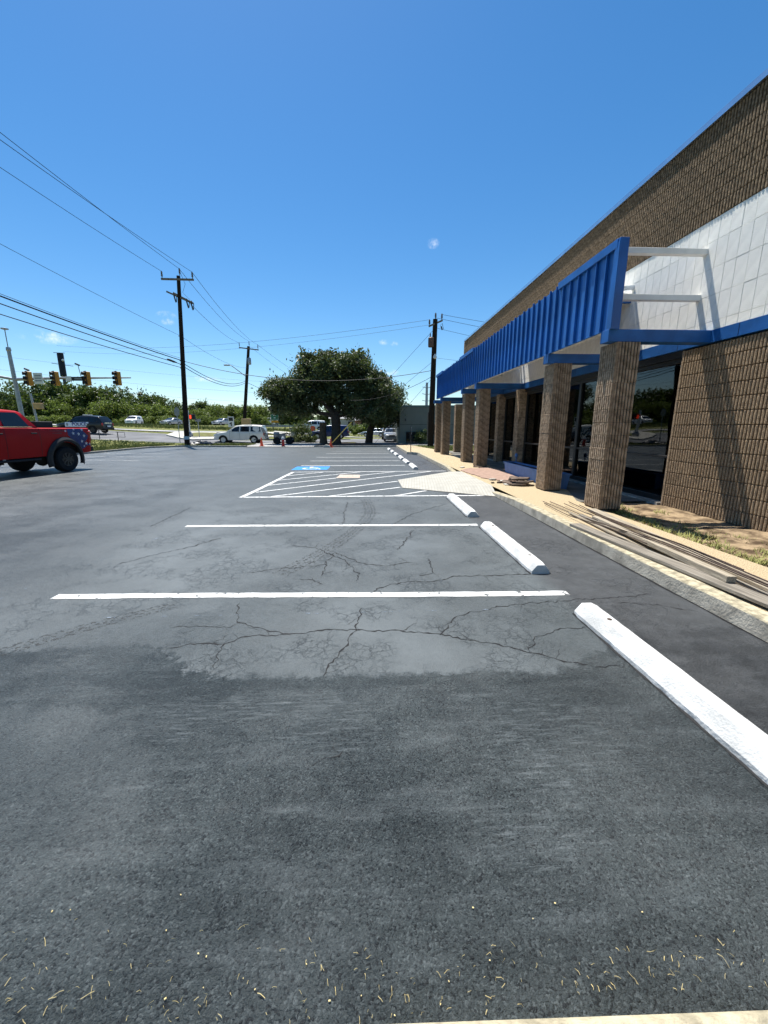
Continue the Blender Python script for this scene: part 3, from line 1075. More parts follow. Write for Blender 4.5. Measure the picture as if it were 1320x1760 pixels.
def verge_grass():
    vs = []

    def blades(n, fx, dens_h, base=0.05):
        for i in range(n):
            x, y = fx()
            z = height(x, y) + base
            Lh = random.uniform(*dens_h)
            a = random.uniform(0, math.tau)
            w = random.uniform(0.02, 0.05)
            dx, dy = math.cos(a), math.sin(a)
            vs.extend([(x - dx * w, y - dy * w, z), (x + dx * w, y + dy * w, z), (x + random.gauss(0, .06), y + random.gauss(0, .06), z + Lh)])

    def left():
        while True:
            y = random.uniform(24, 39)
            x = -17.1 - random.random() ** 1.5 * 14
            if y < 37 + (x + 20) * -0.12 and (y > 25 or x < -17.2):
                return x, y

    def pole_strip():
        return random.uniform(-16, -10.2), random.uniform(33.9, 37.8)

    def bank():
        t = random.random()
        x = -45 + 40 * t
        y0 = 57 + max(0, t - 0.4) * 11
        return x, y0 + random.uniform(0, 7)
    blades(9000, left, (0.10, 0.24))
    blades(2500, pole_strip, (0.09, 0.2))
    blades(9000, bank, (0.15, 0.4), -0.06)

    def lawn():
        return random.uniform(4.0, 9), random.uniform(25.4, 32.8)
    n0 = len(vs)
    for i in range(5000):
        x, y = lawn()
        if x < 4.72 - (y - 25.3) * 0.14:
            continue
        a = random.uniform(0, math.tau)
        w = 0.015
        vs.extend([(x - math.cos(a) * w, y - math.sin(a) * w, 0.1), (x + math.cos(a) * w, y + math.sin(a) * w, 0.1), (x + random.gauss(0, .03), y + random.gauss(0, .03), 0.1 + random.uniform(.05, .14))])
    o = put('verge_grass', fast_mesh('verge_grass', vs, 3, 'grass_blade'))
    tag(o, 'short sunlit grass on the verges around the parking lot', 'grass', kind='stuff')


verge_grass()
# ================================================================== the shop
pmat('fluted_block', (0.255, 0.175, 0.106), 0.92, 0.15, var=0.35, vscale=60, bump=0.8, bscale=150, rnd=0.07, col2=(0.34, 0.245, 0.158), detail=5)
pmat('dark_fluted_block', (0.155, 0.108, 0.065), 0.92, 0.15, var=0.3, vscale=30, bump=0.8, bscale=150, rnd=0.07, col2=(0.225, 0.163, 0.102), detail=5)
pmat('column_block', (0.265, 0.19, 0.123), 0.9, 0.2, var=0.25, vscale=11, bump=0.5, bscale=150, rnd=0.13, col2=(0.33, 0.245, 0.17), detail=6)
pmat('mortar', (0.05, 0.04, 0.03), 0.95, 0.1, var=0.2, vscale=8, world_space=True)
pmat('white_block', (0.85, 0.82, 0.74), 0.8, 0.25, var=0.05, vscale=5, bump=0.5, bscale=70, rnd=0.025)
pmat('white_joint', (0.66, 0.64, 0.60), 0.85, 0.2, var=0.1, vscale=8, world_space=True)
pmat('white_trim', (0.74, 0.73, 0.69), 0.6, 0.3, var=0.06, vscale=5)
pmat('blue_metal', (0.012, 0.105, 0.36), 0.38, 0.5, var=0.22, vscale=1.6, bump=0.25, bscale=5, rnd=0.10, detail=6)
pmat('blue_beam', (0.009, 0.092, 0.30), 0.5, 0.4, var=0.2, vscale=3, bump=0.15, bscale=25)
pmat('bronze_frame', (0.012, 0.011, 0.011), 0.4, 0.5, var=0.1)
pmat('flashing', (0.55, 0.60, 0.66), 0.25, 0.5, metal=0.95, var=0.08, vscale=2)
pmat('plaster', (0.45, 0.42, 0.36), 0.9, 0.2, var=0.1, vscale=3)
pmat('dark_carpet', (0.05, 0.045, 0.04), 0.95, 0.1, var=0.2)
pmat('ceiling_tile', (0.50, 0.49, 0.46), 0.9, 0.1, var=0.05)
pmat('dark_furniture', (0.02, 0.02, 0.022), 0.6, 0.3, var=0.2)


def glass_material(name, tint, boost=0.05):
    m = bpy.data.materials.new(name)
    m.use_nodes = True
    nt = m.node_tree
    nt.nodes.clear()
    fr = NODE(nt, 'ShaderNodeFresnel', {'IOR': 1.55})
    nz = NOISE(nt, NODE(nt, 'ShaderNodeNewGeometry').outputs['Position'], 0.8, 2.0)
    bp = NODE(nt, 'ShaderNodeBump', {'Height': nz, 'Strength': 0.05, 'Distance': 0.05})
    gl = NODE(nt, 'ShaderNodeBsdfGlossy', {'Color': (0.92, 0.95, 0.97, 1), 'Roughness': 0.01, 'Normal': bp.outputs[0]})
    tr = NODE(nt, 'ShaderNodeBsdfTransparent', {'Color': (*tint, 1)})
    f = MATH(nt, 'MULTIPLY_ADD', fr.outputs[0], 0.62, boost, clamp=True)
    mx = NODE(nt, 'ShaderNodeMixShader', {0: f, 1: tr.outputs[0], 2: gl.outputs[0]})
    NODE(nt, 'ShaderNodeOutputMaterial', {'Surface': mx.outputs[0]})
    MATS[name] = m


glass_material('tinted_glass', (0.22, 0.21, 0.19), 0.015)

WX = 5.70            # outer face of the fluted wall
shop = empty('store_building', 'long low brown block store with blue metal canopy and white upper band', 'building', (5.7, 7.0, 0.0))
SO = Vector((5.7, 7.0, 0.0))


def sp(mb, name, mat, parent=shop, **kw):
    """part given in world coordinates, hung under the shop (or one of its parts)"""
    off = SO.copy()
    q = parent
    if q is not shop:
        off = off + q.location
    mb.v = [(x - off.x, y - off.y, z - off.z) for x, y, z in mb.v]
    return mb.build(name, mat, parent, **kw)


# ---- fluted block meshes (shared)
def fluted_block(seed, length=0.400, hgt=0.209, ribs=7, proud=0.055, rough=0.0016, mat='fluted_block'):
    rd = random.Random(seed)
    pitch = length / ribs
    prof = []
    for k in range(ribs):
        y0 = -length / 2 + k * pitch
        prof += [(y0, 0.0), (y0 + pitch * 0.34, 0.0), (y0 + pitch * 0.38, 0.93), (y0 + pitch * 0.68, 1.0), (y0 + pitch * 0.97, 0.93)]
    prof.append((length / 2, 0.0))
    rows = [-0.5, -0.46, -0.2, 0.06, 0.3, 0.46, 0.5]
    mb = MB()
    np_ = len(prof)
    for r_, zf in enumerate(rows):
        edge = 0.80 if r_ in (0, len(rows) - 1) else 1.0
        for (y, d) in prof:
            x = -d * proud * edge + (rd.uniform(-rough, rough) if d > 0.1 else 0)
            mb.v.append((x, y + (rd.uniform(-.002, .002) if d > .1 else 0), zf * hgt + (rd.uniform(-.002, .002) if 0 < r_ < 6 else 0)))
    for r_ in range(len(rows) - 1):
        for i in range(np_ - 1):
            a = r_ * np_ + i
            mb.f.append((a, a + 1, a + np_ + 1, a + np_))
    for r_, sgn in ((0, -1), (len(rows) - 1, 1)):       # top and bottom back to the mortar plane
        o = len(mb.v)
        mb.v += [(0.03, y, sgn * hgt / 2) for (y, d) in prof]
        for i in range(np_ - 1):
            a = r_ * np_ + i
            mb.f.append((a, a + 1, o + i + 1, o + i))
    return mb.mesh('block', mat)


BLK = [fluted_block(s) for s in range(7)]
DBLK = [fluted_block(20 + s, mat='dark_fluted_block') for s in range(6)]
CUT = {}
for fam, mt in ((BLK, 'fluted_block'), (DBLK, 'dark_fluted_block')):      # cut end blocks, three ribs wide
    CUT[id(fam)] = fluted_block(40, 0.4 * 3 / 7, ribs=3, mat=mt)


def block_wall(parent, y0, y1, z0, z1, meshes, ch=0.2175, bl=0.4, face=WX, limit=300, label='block'):
    """running-bond wall of fluted blocks; the largest-showing ones singly, the far rest as one part"""
    n_c = int(round((z1 - z0) / ch))
    ch = (z1 - z0) / n_c
    spots = []
    cut = bl * 3 / 7
    for c in range(n_c):
        y = y1 - (cut if c % 2 else 0)
        if c % 2:
            spots.append((y1 - cut / 2, z0 + (c + 0.5) * ch, cut))
        while y - bl > y0 - bl:
            spots.append((y - bl / 2, z0 + (c + 0.5) * ch, bl))
            y -= bl
    vis = [s for s in spots if s[0] > 4.6]
    vis.sort(key=lambda s: s[0])
    near = vis[:limit]
    rest = vis[limit:] + [s for s in spots if s[0] <= 4.6]
    po = SO + (parent.location if parent is not shop else Vector((0, 0, 0)))
    for (y, z, L) in near:
        me = random.choice(meshes) if L == bl else CUT[id(meshes)]
        put('block', me, parent, (face - po.x + random.uniform(-.001, .001), y - po.y, z - po.z))
    if rest:
        vs, fs = [], []
        o = 0
        for (y, z, L) in rest:
            me = random.choice(meshes) if L == bl else CUT[id(meshes)]
            k = len(me.vertices)
            co = np.empty(k * 3, dtype=np.float32)
            me.vertices.foreach_get('co', co)
            co = co.reshape(-1, 3)
            co = co + np.array([face - po.x, y - po.y, z - po.z], dtype=np.float32)
            vs.append(co)
            for p in me.polygons:
                fs.append(tuple(v + o for v in p.vertices))
            o += k
        vs = np.concatenate(vs)
        me2 = bpy.data.meshes.new('far_blocks')
        me2.from_pydata(vs.tolist(), [], fs)
        me2.materials.append(meshes[0].materials[0])
        tag(put('far_blocks', me2, parent), kind='stuff')


def wall_part(name, label, y0, y1, z0, z1, x0=WX + 0.034, x1=WX + 0.25, mat='mortar'):
    mb = MB().box(x0, x1, y0, y1, z0, z1)
    return tag(sp(mb, name, mat), label)


END_Y = 23.9
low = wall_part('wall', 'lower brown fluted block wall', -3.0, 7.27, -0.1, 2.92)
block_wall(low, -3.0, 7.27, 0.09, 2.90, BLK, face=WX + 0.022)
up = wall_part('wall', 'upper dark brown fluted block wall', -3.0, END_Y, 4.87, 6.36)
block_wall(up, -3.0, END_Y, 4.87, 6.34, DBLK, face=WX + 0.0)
# jamb of the lower wall beside the glass
sp(MB().box(WX - 0.02, WX + 0.2, 7.275, 7.30, 0.1, 2.9), 'jamb', 'column_block')

# ---- white band of tall smooth blocks
WF = WX - 0.041
band = wall_part('wall', 'white painted block band', -3.0, END_Y, 3.12, 4.87, WF + 0.008, WF + 0.2, 'white_joint')
wm = []
for s in range(5):
    mb = MB()
    rd = random.Random(s)
    mb.box(-0.0, 0.06, -0.1015, 0.1015, -0.206, 0.206)
    if s == 4:      # lump of old filler under the paint
        mb.lathe([(0.06, -0.004), (0.045, 0.006), (0.02, 0.010)], 9, (0.0, 0.02, 0.05), Matrix.Rotation(-math.pi / 2, 3, 'Y'))
    wm.append(mb.mesh('block', 'white_block', bevel=0.003))
po = SO + band.location
count = 0
rows_ = [(3.12 + 0.07, 0.14), (3.26 + 0.21, 0.42), (3.68 + 0.21, 0.42), (4.10 + 0.21, 0.42), (4.52 + 0.175, 0.35)]
rest = MB()
for ri, (zc, hh) in enumerate(rows_):
    y = -2.9
    while y < END_Y - 0.1:
        if 4.6 < y and count < 300 and (y < 15.5):
            o = put('block', random.choice(wm[:4]), band, (WF - po.x + random.uniform(0, .003), y - po.y, zc - po.z))
            o.scale = (1, 1, (hh - 0.004) / 0.412)
            count += 1
        else:
            rest.box(WF + random.uniform(0, .003), WF + 0.05, y - 0.101, y + 0.101, zc - hh / 2 + .003, zc + hh / 2 - .003)
        y += 0.206
tag(sp(rest, 'far_blocks', 'white_block', band), kind='stuff')

# ---- blue string course and lintel
sp(MB().box(WX - 0.052, WX + 0.2, -3.0, END_Y - 0.4, 2.925, 3.115), 'blue_band', 'blue_beam')
for k in range(14):
    y = 5.0 + k * 1.2
    sp(MB().box(WX - 0.0545, WX - 0.051, y, y + 0.006, 2.93, 3.11), 'band_joint', 'bronze_frame')

# ---- roof, coping, other walls, inside
sp(MB().box(WX + 0.2, 17, -3, END_Y, 5.9, 6.1), 'roof', 'kerb_grey')
cop = MB()
cop.box(WX - 0.10, WX + 0.28, -3.02, END_Y + 0.02, 6.345, 6.44)
sp(cop, 'coping', 'flashing')
sp(MB().box(WX - 0.04, WX + 0.25, END_Y, END_Y + 0.2, 3.0, 6.34), 'end_wall', 'dark_fluted_block')
sp(MB().box(16.8, 17, -3, END_Y, 0, 6.0), 'rear_wall', 'plaster')
sp(MB().box(WX + 0.25, 17, -3.2, -3, 0, 6.3), 'side_wall', 'plaster')
sp(MB().box(WX + 0.3, 17, 19.9, 20.1, 0, 6.0), 'end_wall', 'plaster')
inn = sp(MB().box(WX + 0.1, 16.8, -3, 20, 0.04, 0.10), 'interior_floor', 'dark_carpet')
ceil = sp(MB().box(WX + 0.26, 16.8, -3, 20, 2.95, 3.0), 'interior_ceiling', 'ceiling_tile')
for y in (4.5, 7.2, 9.9, 12.6, 15.3):
    for x in (7.6, 10.2, 12.8):
        sp(MB().box(x, x + 1.2, y, y + 0.6, 2.935, 2.949), 'ceiling_panel', 'white_trim')
sp(MB().box(9.2, 9.35, 10.5, 16, 0.1, 2.95), 'partition', 'plaster')
sp(MB().box(8.2, 8.5, 6.0, 6.5, 0.1, 2.95), 'interior_pillar', 'plaster')
sp(MB().box(6.9, 7.5, 7.6, 9.6, 0.1, 1.05), 'counter', 'dark_furniture')
sp(MB().box(7.3, 7.9, 11.5, 13.6, 0.1, 0.95), 'counter', 'dark_furniture')
for k, y in enumerate((12.2, 12.55, 13.1)):
    mb = MB().beam((7.0, y, 0.1), (7.6, y - 0.15, 1.9 - 0.2 * k), 0.14, 0.03)
    sp(mb, 'leaning_board', 'white_trim')

# ---- shop windows
GX = WX + 0.13
POSTS = [7.31, 9.0, 10.9, 12.75, 14.58, 15.02, 16.82, 17.25, 19.0, 19.85]
frames = [(a, b) for a, b in zip(POSTS, POSTS[1:])]
for (a, b) in frames:
    if (a, b) in ((14.58, 15.02), (16.82, 17.25)):
        continue
    wroot = MB()
    t = 0.055
    wroot.box(GX - 0.05, GX + 0.06, a, a + t, 0.14, 2.80)
    wroot.box(GX - 0.05, GX + 0.06, b - t, b, 0.14, 2.80)
    wroot.box(GX - 0.05, GX + 0.06, a + t, b - t, 0.14, 0.24)
    wroot.box(GX - 0.05, GX + 0.06, a + t, b - t, 2.72, 2.80)
    wroot.box(GX - 0.04, GX + 0.05, a + t, b - t, 0.98, 1.03)
    w = sp(wroot, 'window', 'bronze_frame', bevel=0.004)
    for z0, z1 in ((0.24, 0.98), (1.03, 2.72)):
        sp(MB().box(GX + 0.0, GX + 0.008, a + t, b - t, z0, z1), 'pane', 'tinted_glass', w)
sp(MB().box(WX + 0.02, WX + 0.24, 7.31, 19.9, 2.80, 2.922), 'window_head', 'bronze_frame')
sp(MB().box(WX - 0.08, WX + 0.2, 7.31, 19.9, 0.05, 0.14), 'window_sill', 'kerb_grey')
sp(MB().box(WX + 0.05, WX + 0.26, 19.86, 20.1, 0.1, 2.92), 'end_jamb', 'column_block')


# ---- columns
def column_course(seed, sx=0.40, sy=0.46, hgt=0.210):
    rd = random.Random(100 + seed)
    ring = []       # (x, y, nx, ny, depthfactor, rough)
    ribs = 8

    def side(p0, p1, nrm, rough):
        for k in range(ribs):
            for t, d in ((0.02, 1), (0.60, 1), (0.63, 0), (0.98, 0)):
                if k == ribs - 1 and t > 0.7:
                    continue
                f = (k + t) / (ribs - 0.38)
                f = min(f, 1.0)
                ring.append((p0[0] + (p1[0] - p0[0]) * f, p0[1] + (p1[1] - p0[1]) * f, nrm[0], nrm[1], d, rough))
    hx, hy = sx / 2, sy / 2
    side((-hx, -hy), (hx, -hy), (0, -1), 0.0010)
    side((hx, -hy), (hx, hy), (1, 0), 0.0016)
    side((hx, hy), (-hx, hy), (0, 1), 0.0015)
    side((-hx, hy), (-hx, -hy), (-1, 0), 0.0028)
    rows = [-0.5, -0.465, -0.2, 0.06, 0.3, 0.465, 0.5]
    mb = MB()
    n = len(ring)
    for r_, zf in enumerate(rows):
        for (x, y, nx, ny, d, rg) in ring:
            q = -(0.046 if d == 0 else 0.0) + (rd.uniform(-rg, rg) if d else 0) - (0.006 if r_ in (0, 6) else 0)
            mb.v.append((x + nx * q, y + ny * q, zf * hgt))
    for r_ in range(6):
        for i in range(n):
            a, b = r_ * n + i, r_ * n + (i + 1) % n
            mb.f.append((a, b, b + n, a + n))
    mb.f.append(tuple(reversed(range(n))))
    mb.f.append(tuple(6 * n + i for i in range(n)))
    return mb.mesh('block', 'column_block')


CC = [column_course(s) for s in range(6)]
COLS = [(4.27, 6.91), (4.27, 9.10), (4.27, 14.85), (4.27, 16.95), (4.27, 21.7), (4.27, 23.75)]
for (cx, cy) in COLS:
    core = MB().box(cx - 0.145, cx + 0.145, cy - 0.175, cy + 0.175, WALK_Z - 0.05, 2.925)
    c = sp(core, 'column', 'mortar')
    for k in range(13):
        put('block', random.choice(CC), c, (cx - SO.x + random.uniform(-.003, .003), cy - SO.y + random.uniform(-.003, .003), WALK_Z + 0.021 + 0.1065 + k * 0.2135))
    sp(MB().box(cx - 0.185, cx + 0.185, cy - 0.215, cy + 0.215, WALK_Z - 0.03, WALK_Z + 0.021), 'base', 'mortar', c)
# plain split-face piers at the glass line
for (y0, y1, x0) in ((14.6, 15.0, 5.53), (16.85, 17.22, 5.53), (24.0, 24.4, 5.3)):
    core = MB().box(x0 + 0.03, WX + 0.18, y0 + 0.03, y1 - 0.03, WALK_Z - 0.04, 2.92)
    c = sp(core, 'pier', 'mortar')
    for k in range(14):
        mb = MB().box(x0, WX + 0.2, y0, y1, WALK_Z + k * 0.199 + 0.003, WALK_Z + (k + 1) * 0.199 - 0.003)
        sp(mb, 'block', 'column_block', c, bevel=0.006)

# ---- beams from columns to wall, struts to the canopy face
for (cx, cy) in COLS:
    sp(MB().box(3.93, WX - 0.053, cy - 0.21, cy + 0.02, 2.928, 3.118), 'tie_beam', 'blue_beam', bevel=0.005)
    if cy < 20:
        for z in (3.66, 4.36):
            sp(MB().box(4.06, WX + 0.05, cy + 0.14, cy + 0.24, z, z + 0.09), 'strut', 'white_trim', bevel=0.004)
# ---- canopy face of standing-seam panels
FX, FY0, FY1 = 3.95, 6.67, 23.0
FZ0, FZ1 = 3.122, 4.36
pitch = 0.2915
npan = int(round((FY1 - FY0) / pitch))
pitch = (FY1 - FY0) / npan
fas = sp(MB().box(FX + 0.012, FX + 0.05, FY0 + 0.01, FY1 - 0.01, FZ0 + 0.01, FZ1 - 0.012), 'canopy_face', 'blue_beam')
pan = MB()
pan.add([(0, -pitch / 2, -0.5), (0, pitch / 2, -0.5), (0, pitch / 2, 0.5), (0, -pitch / 2, 0.5), (-0.004, 0, 0.5), (-0.004, 0, -0.5),
         (0.011, -pitch / 2, -0.5), (0.011, pitch / 2, -0.5), (0.011, pitch / 2, 0.5), (0.011, -pitch / 2, 0.5)],
        [(0, 5, 4, 3), (5, 1, 2, 4), (6, 9, 8, 7), (3, 4, 2, 8, 9), (0, 6, 7, 1, 5)])
pan_me = pan.mesh('panel', 'blue_metal', smooth=True)
seam = MB().box(-0.042, 0.0, -0.012, 0.012, -0.5, 0.5)
seam_me = seam.mesh('seam', 'blue_metal', bevel=0.003)
for k in range(npan):
    y = FY0 + (k + 0.5) * pitch
    o = put('panel', pan_me, fas, (FX - SO.x + random.uniform(-.001, .001), y - SO.y, (FZ0 + FZ1) / 2))
    o.scale = (1, 1, FZ1 - FZ0)
    o.rotation_euler = (0, 0, random.uniform(-.006, .006))
    y = FY0 + k * pitch
    if k > 0:
        ext = random.uniform(0.0, 0.03)
        o = put('seam', seam_me, fas, (FX - 0.003 - SO.x, y - SO.y, (FZ0 + FZ1 + ext) / 2))
        o.scale = (1, 1, FZ1 - FZ0 + ext)
# end cap and the lengths of top trim still in place
sp(MB().box(FX - 0.045, FX + 0.10, FY0 - 0.05, FY0 - 0.002, FZ0 - 0.02, FZ1 + 0.05), 'end_cap', 'blue_metal', fas, bevel=0.004)
sp(MB().box(FX - 0.05, FX - 0.046, FY0 - 0.052, FY0 + 0.07, FZ0 - 0.005, FZ1 + 0.0), 'end_trim', 'blue_metal', fas)
for (a, b) in ((FY0 + 0.0, 8.62), (15.2, 17.3), (21.2, 23.0)):
    sp(MB().box(FX - 0.055, FX + 0.11, a, b, FZ1 - 0.075, FZ1 + 0.055), 'top_trim', 'blue_metal', fas, bevel=0.004)
# white rear of the canopy face and its soffit rail
sp(MB().box(FX + 0.052, FX + 0.10, FY0 + 0.0, FY1 - 0.01, FZ0, FZ0 + 0.09), 'rear_rail', 'white_trim', fas)
sp(MB().box(FX + 0.052, FX + 0.10, FY0 + 0.0, FY1 - 0.01, FZ1 - 0.10, FZ1 - 0.012), 'rear_rail', 'white_trim', fas)
# flat deck over the porch, with the gap the sun comes through
for (a, b) in ((8.95, 14.55), (15.5, 22.9)):
    d = MB().box(FX + 0.11, WX + 0.055, a, b, 4.30, 4.345)
    dk = sp(d, 'porch_deck', 'white_trim')
    sp(MB().box(FX + 0.11, WX + 0.05, a, a + 0.06, 4.16, 4.299), 'deck_joist', 'blue_beam', dk)
    sp(MB().box(FX + 0.11, WX + 0.05, b - 0.06, b, 4.16, 4.299), 'deck_joist', 'blue_beam', dk)
    sp(MB().tube([(WX - 0.4, a - 0.02, 4.42), (WX + 0.04, a - 0.02, 4.46)], 0.05, 8), 'deck_gutter', 'flashing', dk)
# ================================================================== vehicles
def paint(name, col, rough=0.28, metal=0.0):
    m = pmat(name, col, rough, 0.4, metal=metal, var=0.05, vscale=2.0, coat=0.12)
    return m


pmat('red_paint', (0.38, 0.001, 0.004), 0.42, 0.2, var=0.04, vscale=2.0, coat=0.04)
paint('cream_paint', (0.66, 0.64, 0.58))
paint('white_car_paint', (0.72, 0.72, 0.72))
paint('black_paint', (0.008, 0.008, 0.010))
paint('silver_paint', (0.36, 0.38, 0.40), 0.3, 0.4)
paint('grey_paint', (0.20, 0.22, 0.25), 0.3, 0.3)
paint('navy_paint', (0.012, 0.03, 0.10))
pmat('tyre', (0.016, 0.016, 0.017), 0.85, 0.25, var=0.25, vscale=30)
pmat('black_plastic', (0.014, 0.014, 0.015), 0.6, 0.35, var=0.2, vscale=12)
pmat('flare_plastic', (0.022, 0.022, 0.023), 0.55, 0.35, var=0.2, vscale=12)
pmat('rim_alloy', (0.42, 0.42, 0.43), 0.35, 0.5, metal=0.7, var=0.1)
pmat('rim_black', (0.014, 0.014, 0.016), 0.35, 0.5, var=0.1)
pmat('chrome', (0.75, 0.76, 0.78), 0.15, 0.5, metal=1.0, var=0.03)
pmat('car_glass', (0.010, 0.012, 0.014), 0.05, 0.6, var=0.1)
pmat('tail_red', (0.35, 0.008, 0.010), 0.25, 0.5, var=0.1)
pmat('lamp_clear', (0.60, 0.62, 0.64), 0.15, 0.5, var=0.05)
pmat('decal_blue', (0.014, 0.032, 0.135), 0.4, 0.4, var=0.25, vscale=9)
pmat('decal_white', (0.62, 0.60, 0.60), 0.4, 0.4, var=0.15, vscale=30)
pmat('decal_dark_red', (0.16, 0.012, 0.014), 0.4, 0.4, var=0.3, vscale=9)
pmat('police_white', (0.70, 0.72, 0.75), 0.35, 0.4, var=0.04)
pmat('police_blue', (0.010, 0.020, 0.16), 0.4, 0.4, var=0.05)


def lerp_poly(pl, x):
    if x <= pl[0][0]:
        return pl[0][1]
    for (a, va), (b, vb) in zip(pl, pl[1:]):
        if x <= b:
            return va + (vb - va) * (x - a) / max(1e-6, b - a)
    return pl[-1][1]


class Shell:
    """side-lofted body: for every station x a half ring from sill to centre line"""

    def __init__(self, x0, x1, top, sill, width, arches, step=0.06):
        self.top, self.sill, self.width, self.arches = top, sill, width, arches
        xs = set(np.round(np.arange(x0, x1 + 1e-6, step), 4).tolist()) | {x0, x1}
        for (xa, za, ra) in arches:
            for k in range(13):
                a = math.pi * k / 12
                xs.add(round(xa + ra * math.cos(a), 4))
        xs |= {round(p[0], 4) for p in top if x0 <= p[0] <= x1}
        self.xs = sorted(x for x in xs if x0 <= x <= x1)

    def bottom(self, x):
        z = lerp_poly(self.sill, x)
        for (xa, za, ra) in self.arches:
            if abs(x - xa) < ra:
                z = max(z, za + math.sqrt(max(0, ra * ra - (x - xa) ** 2)))
        return z

    def side(self, x, z):
        """half width of the body at x and height z"""
        w = lerp_poly(self.width, x)
        zb, zt = lerp_poly(self.sill, x), lerp_poly(self.top, x)
        t = min(max((z - zb) / max(0.05, zt - zb), 0), 1)
        return w * (0.955 + 0.045 * math.sin(min(1, t / 0.62) * math.pi / 2) - 0.035 * max(0, (t - 0.62) / 0.38) ** 2)

    def mesh(self, mb):
        rows = 9
        n = rows + 3
        for x in self.xs:
            zb, zt = self.bottom(x), lerp_poly(self.top, x)
            zb = min(zb, zt - 0.06)
            ring = []
            for k in range(rows):
                z = zb + (zt - 0.035 - zb) * k / (rows - 1)
                ring.append((self.side(x, z), z))
            w = self.side(x, zt)
            ring += [(w - 0.03, zt - 0.006), (w * 0.55, zt + 0.022), (0, zt + 0.030)]
            o = len(mb.v)
            for (y, z) in ring:
                mb.v.append((x, y, z))
            for (y, z) in ring[:-1]:
                mb.v.append((x, -y, z))
        m = 2 * n - 1
        for i in range(len(self.xs) - 1):
            a, b = i * m, (i + 1) * m
            for k in range(n - 1):
                mb.f.append((a + k, b + k, b + k + 1, a + k + 1))
            for k in range(n - 2):
                mb.f.append((a + n + k, a + n + k + 1, b + n + k + 1, b + n + k))
            mb.f.append((a + 2 * n - 2, a + n - 1, b + n - 1, b + 2 * n - 2))
        for i in (0, len(self.xs) - 1):
            a = i * m
            ring = [a + k for k in range(n)] + [a + n + k for k in reversed(range(n - 1))]
            mb.f.append(tuple(ring))
        return mb


def on_side(shell, poly, off, sgn=1, fn=None):
    """flat outline (x, z) laid on the side of a body"""
    vs = []
    for (x, z) in poly:
        y = (fn(x, z) if fn else shell.side(x, z)) + off
        vs.append((x, sgn * y, z))
    return vs


def wheel_mesh(r, w, rim_r):
    m = Matrix.Rotation(-math.pi / 2, 3, 'X')      # axis along +y
    t = MB().lathe([(rim_r * 0.97, -w / 2 + 0.01), (r * 0.90, -w / 2), (r * 0.985, -w * 0.36), (r, -w * 0.2), (r, w * 0.2), (r * 0.985, w * 0.36), (r * 0.90, w / 2), (rim_r, w / 2 - 0.01), (rim_r * 0.96, w * 0.30), (0.03, w * 0.28)], 28, (0, 0, 0), m)
    return t


def rim_mesh(r, w, spokes=6):
    m = Matrix.Rotation(-math.pi / 2, 3, 'X')
    rm = MB().lathe([(r, w * 0.40), (r * 0.985, w * 0.47), (r * 0.90, w * 0.46), (r * 0.86, w * 0.34), (0.02, w * 0.31)], 26, (0, 0, 0), m)
    for k in range(spokes):
        a = math.tau * k / spokes + 0.3
        rm.beam((0.05 * math.cos(a), w * 0.40, 0.05 * math.sin(a)), (r * 0.9 * math.cos(a), w * 0.42, r * 0.9 * math.sin(a)), 0.055, 0.05, up=(0, 1, 0))
    rm.lathe([(0.07, w * 0.36), (0.065, w * 0.47), (0.03, w * 0.48)], 14, (0, 0, 0), m)
    return rm


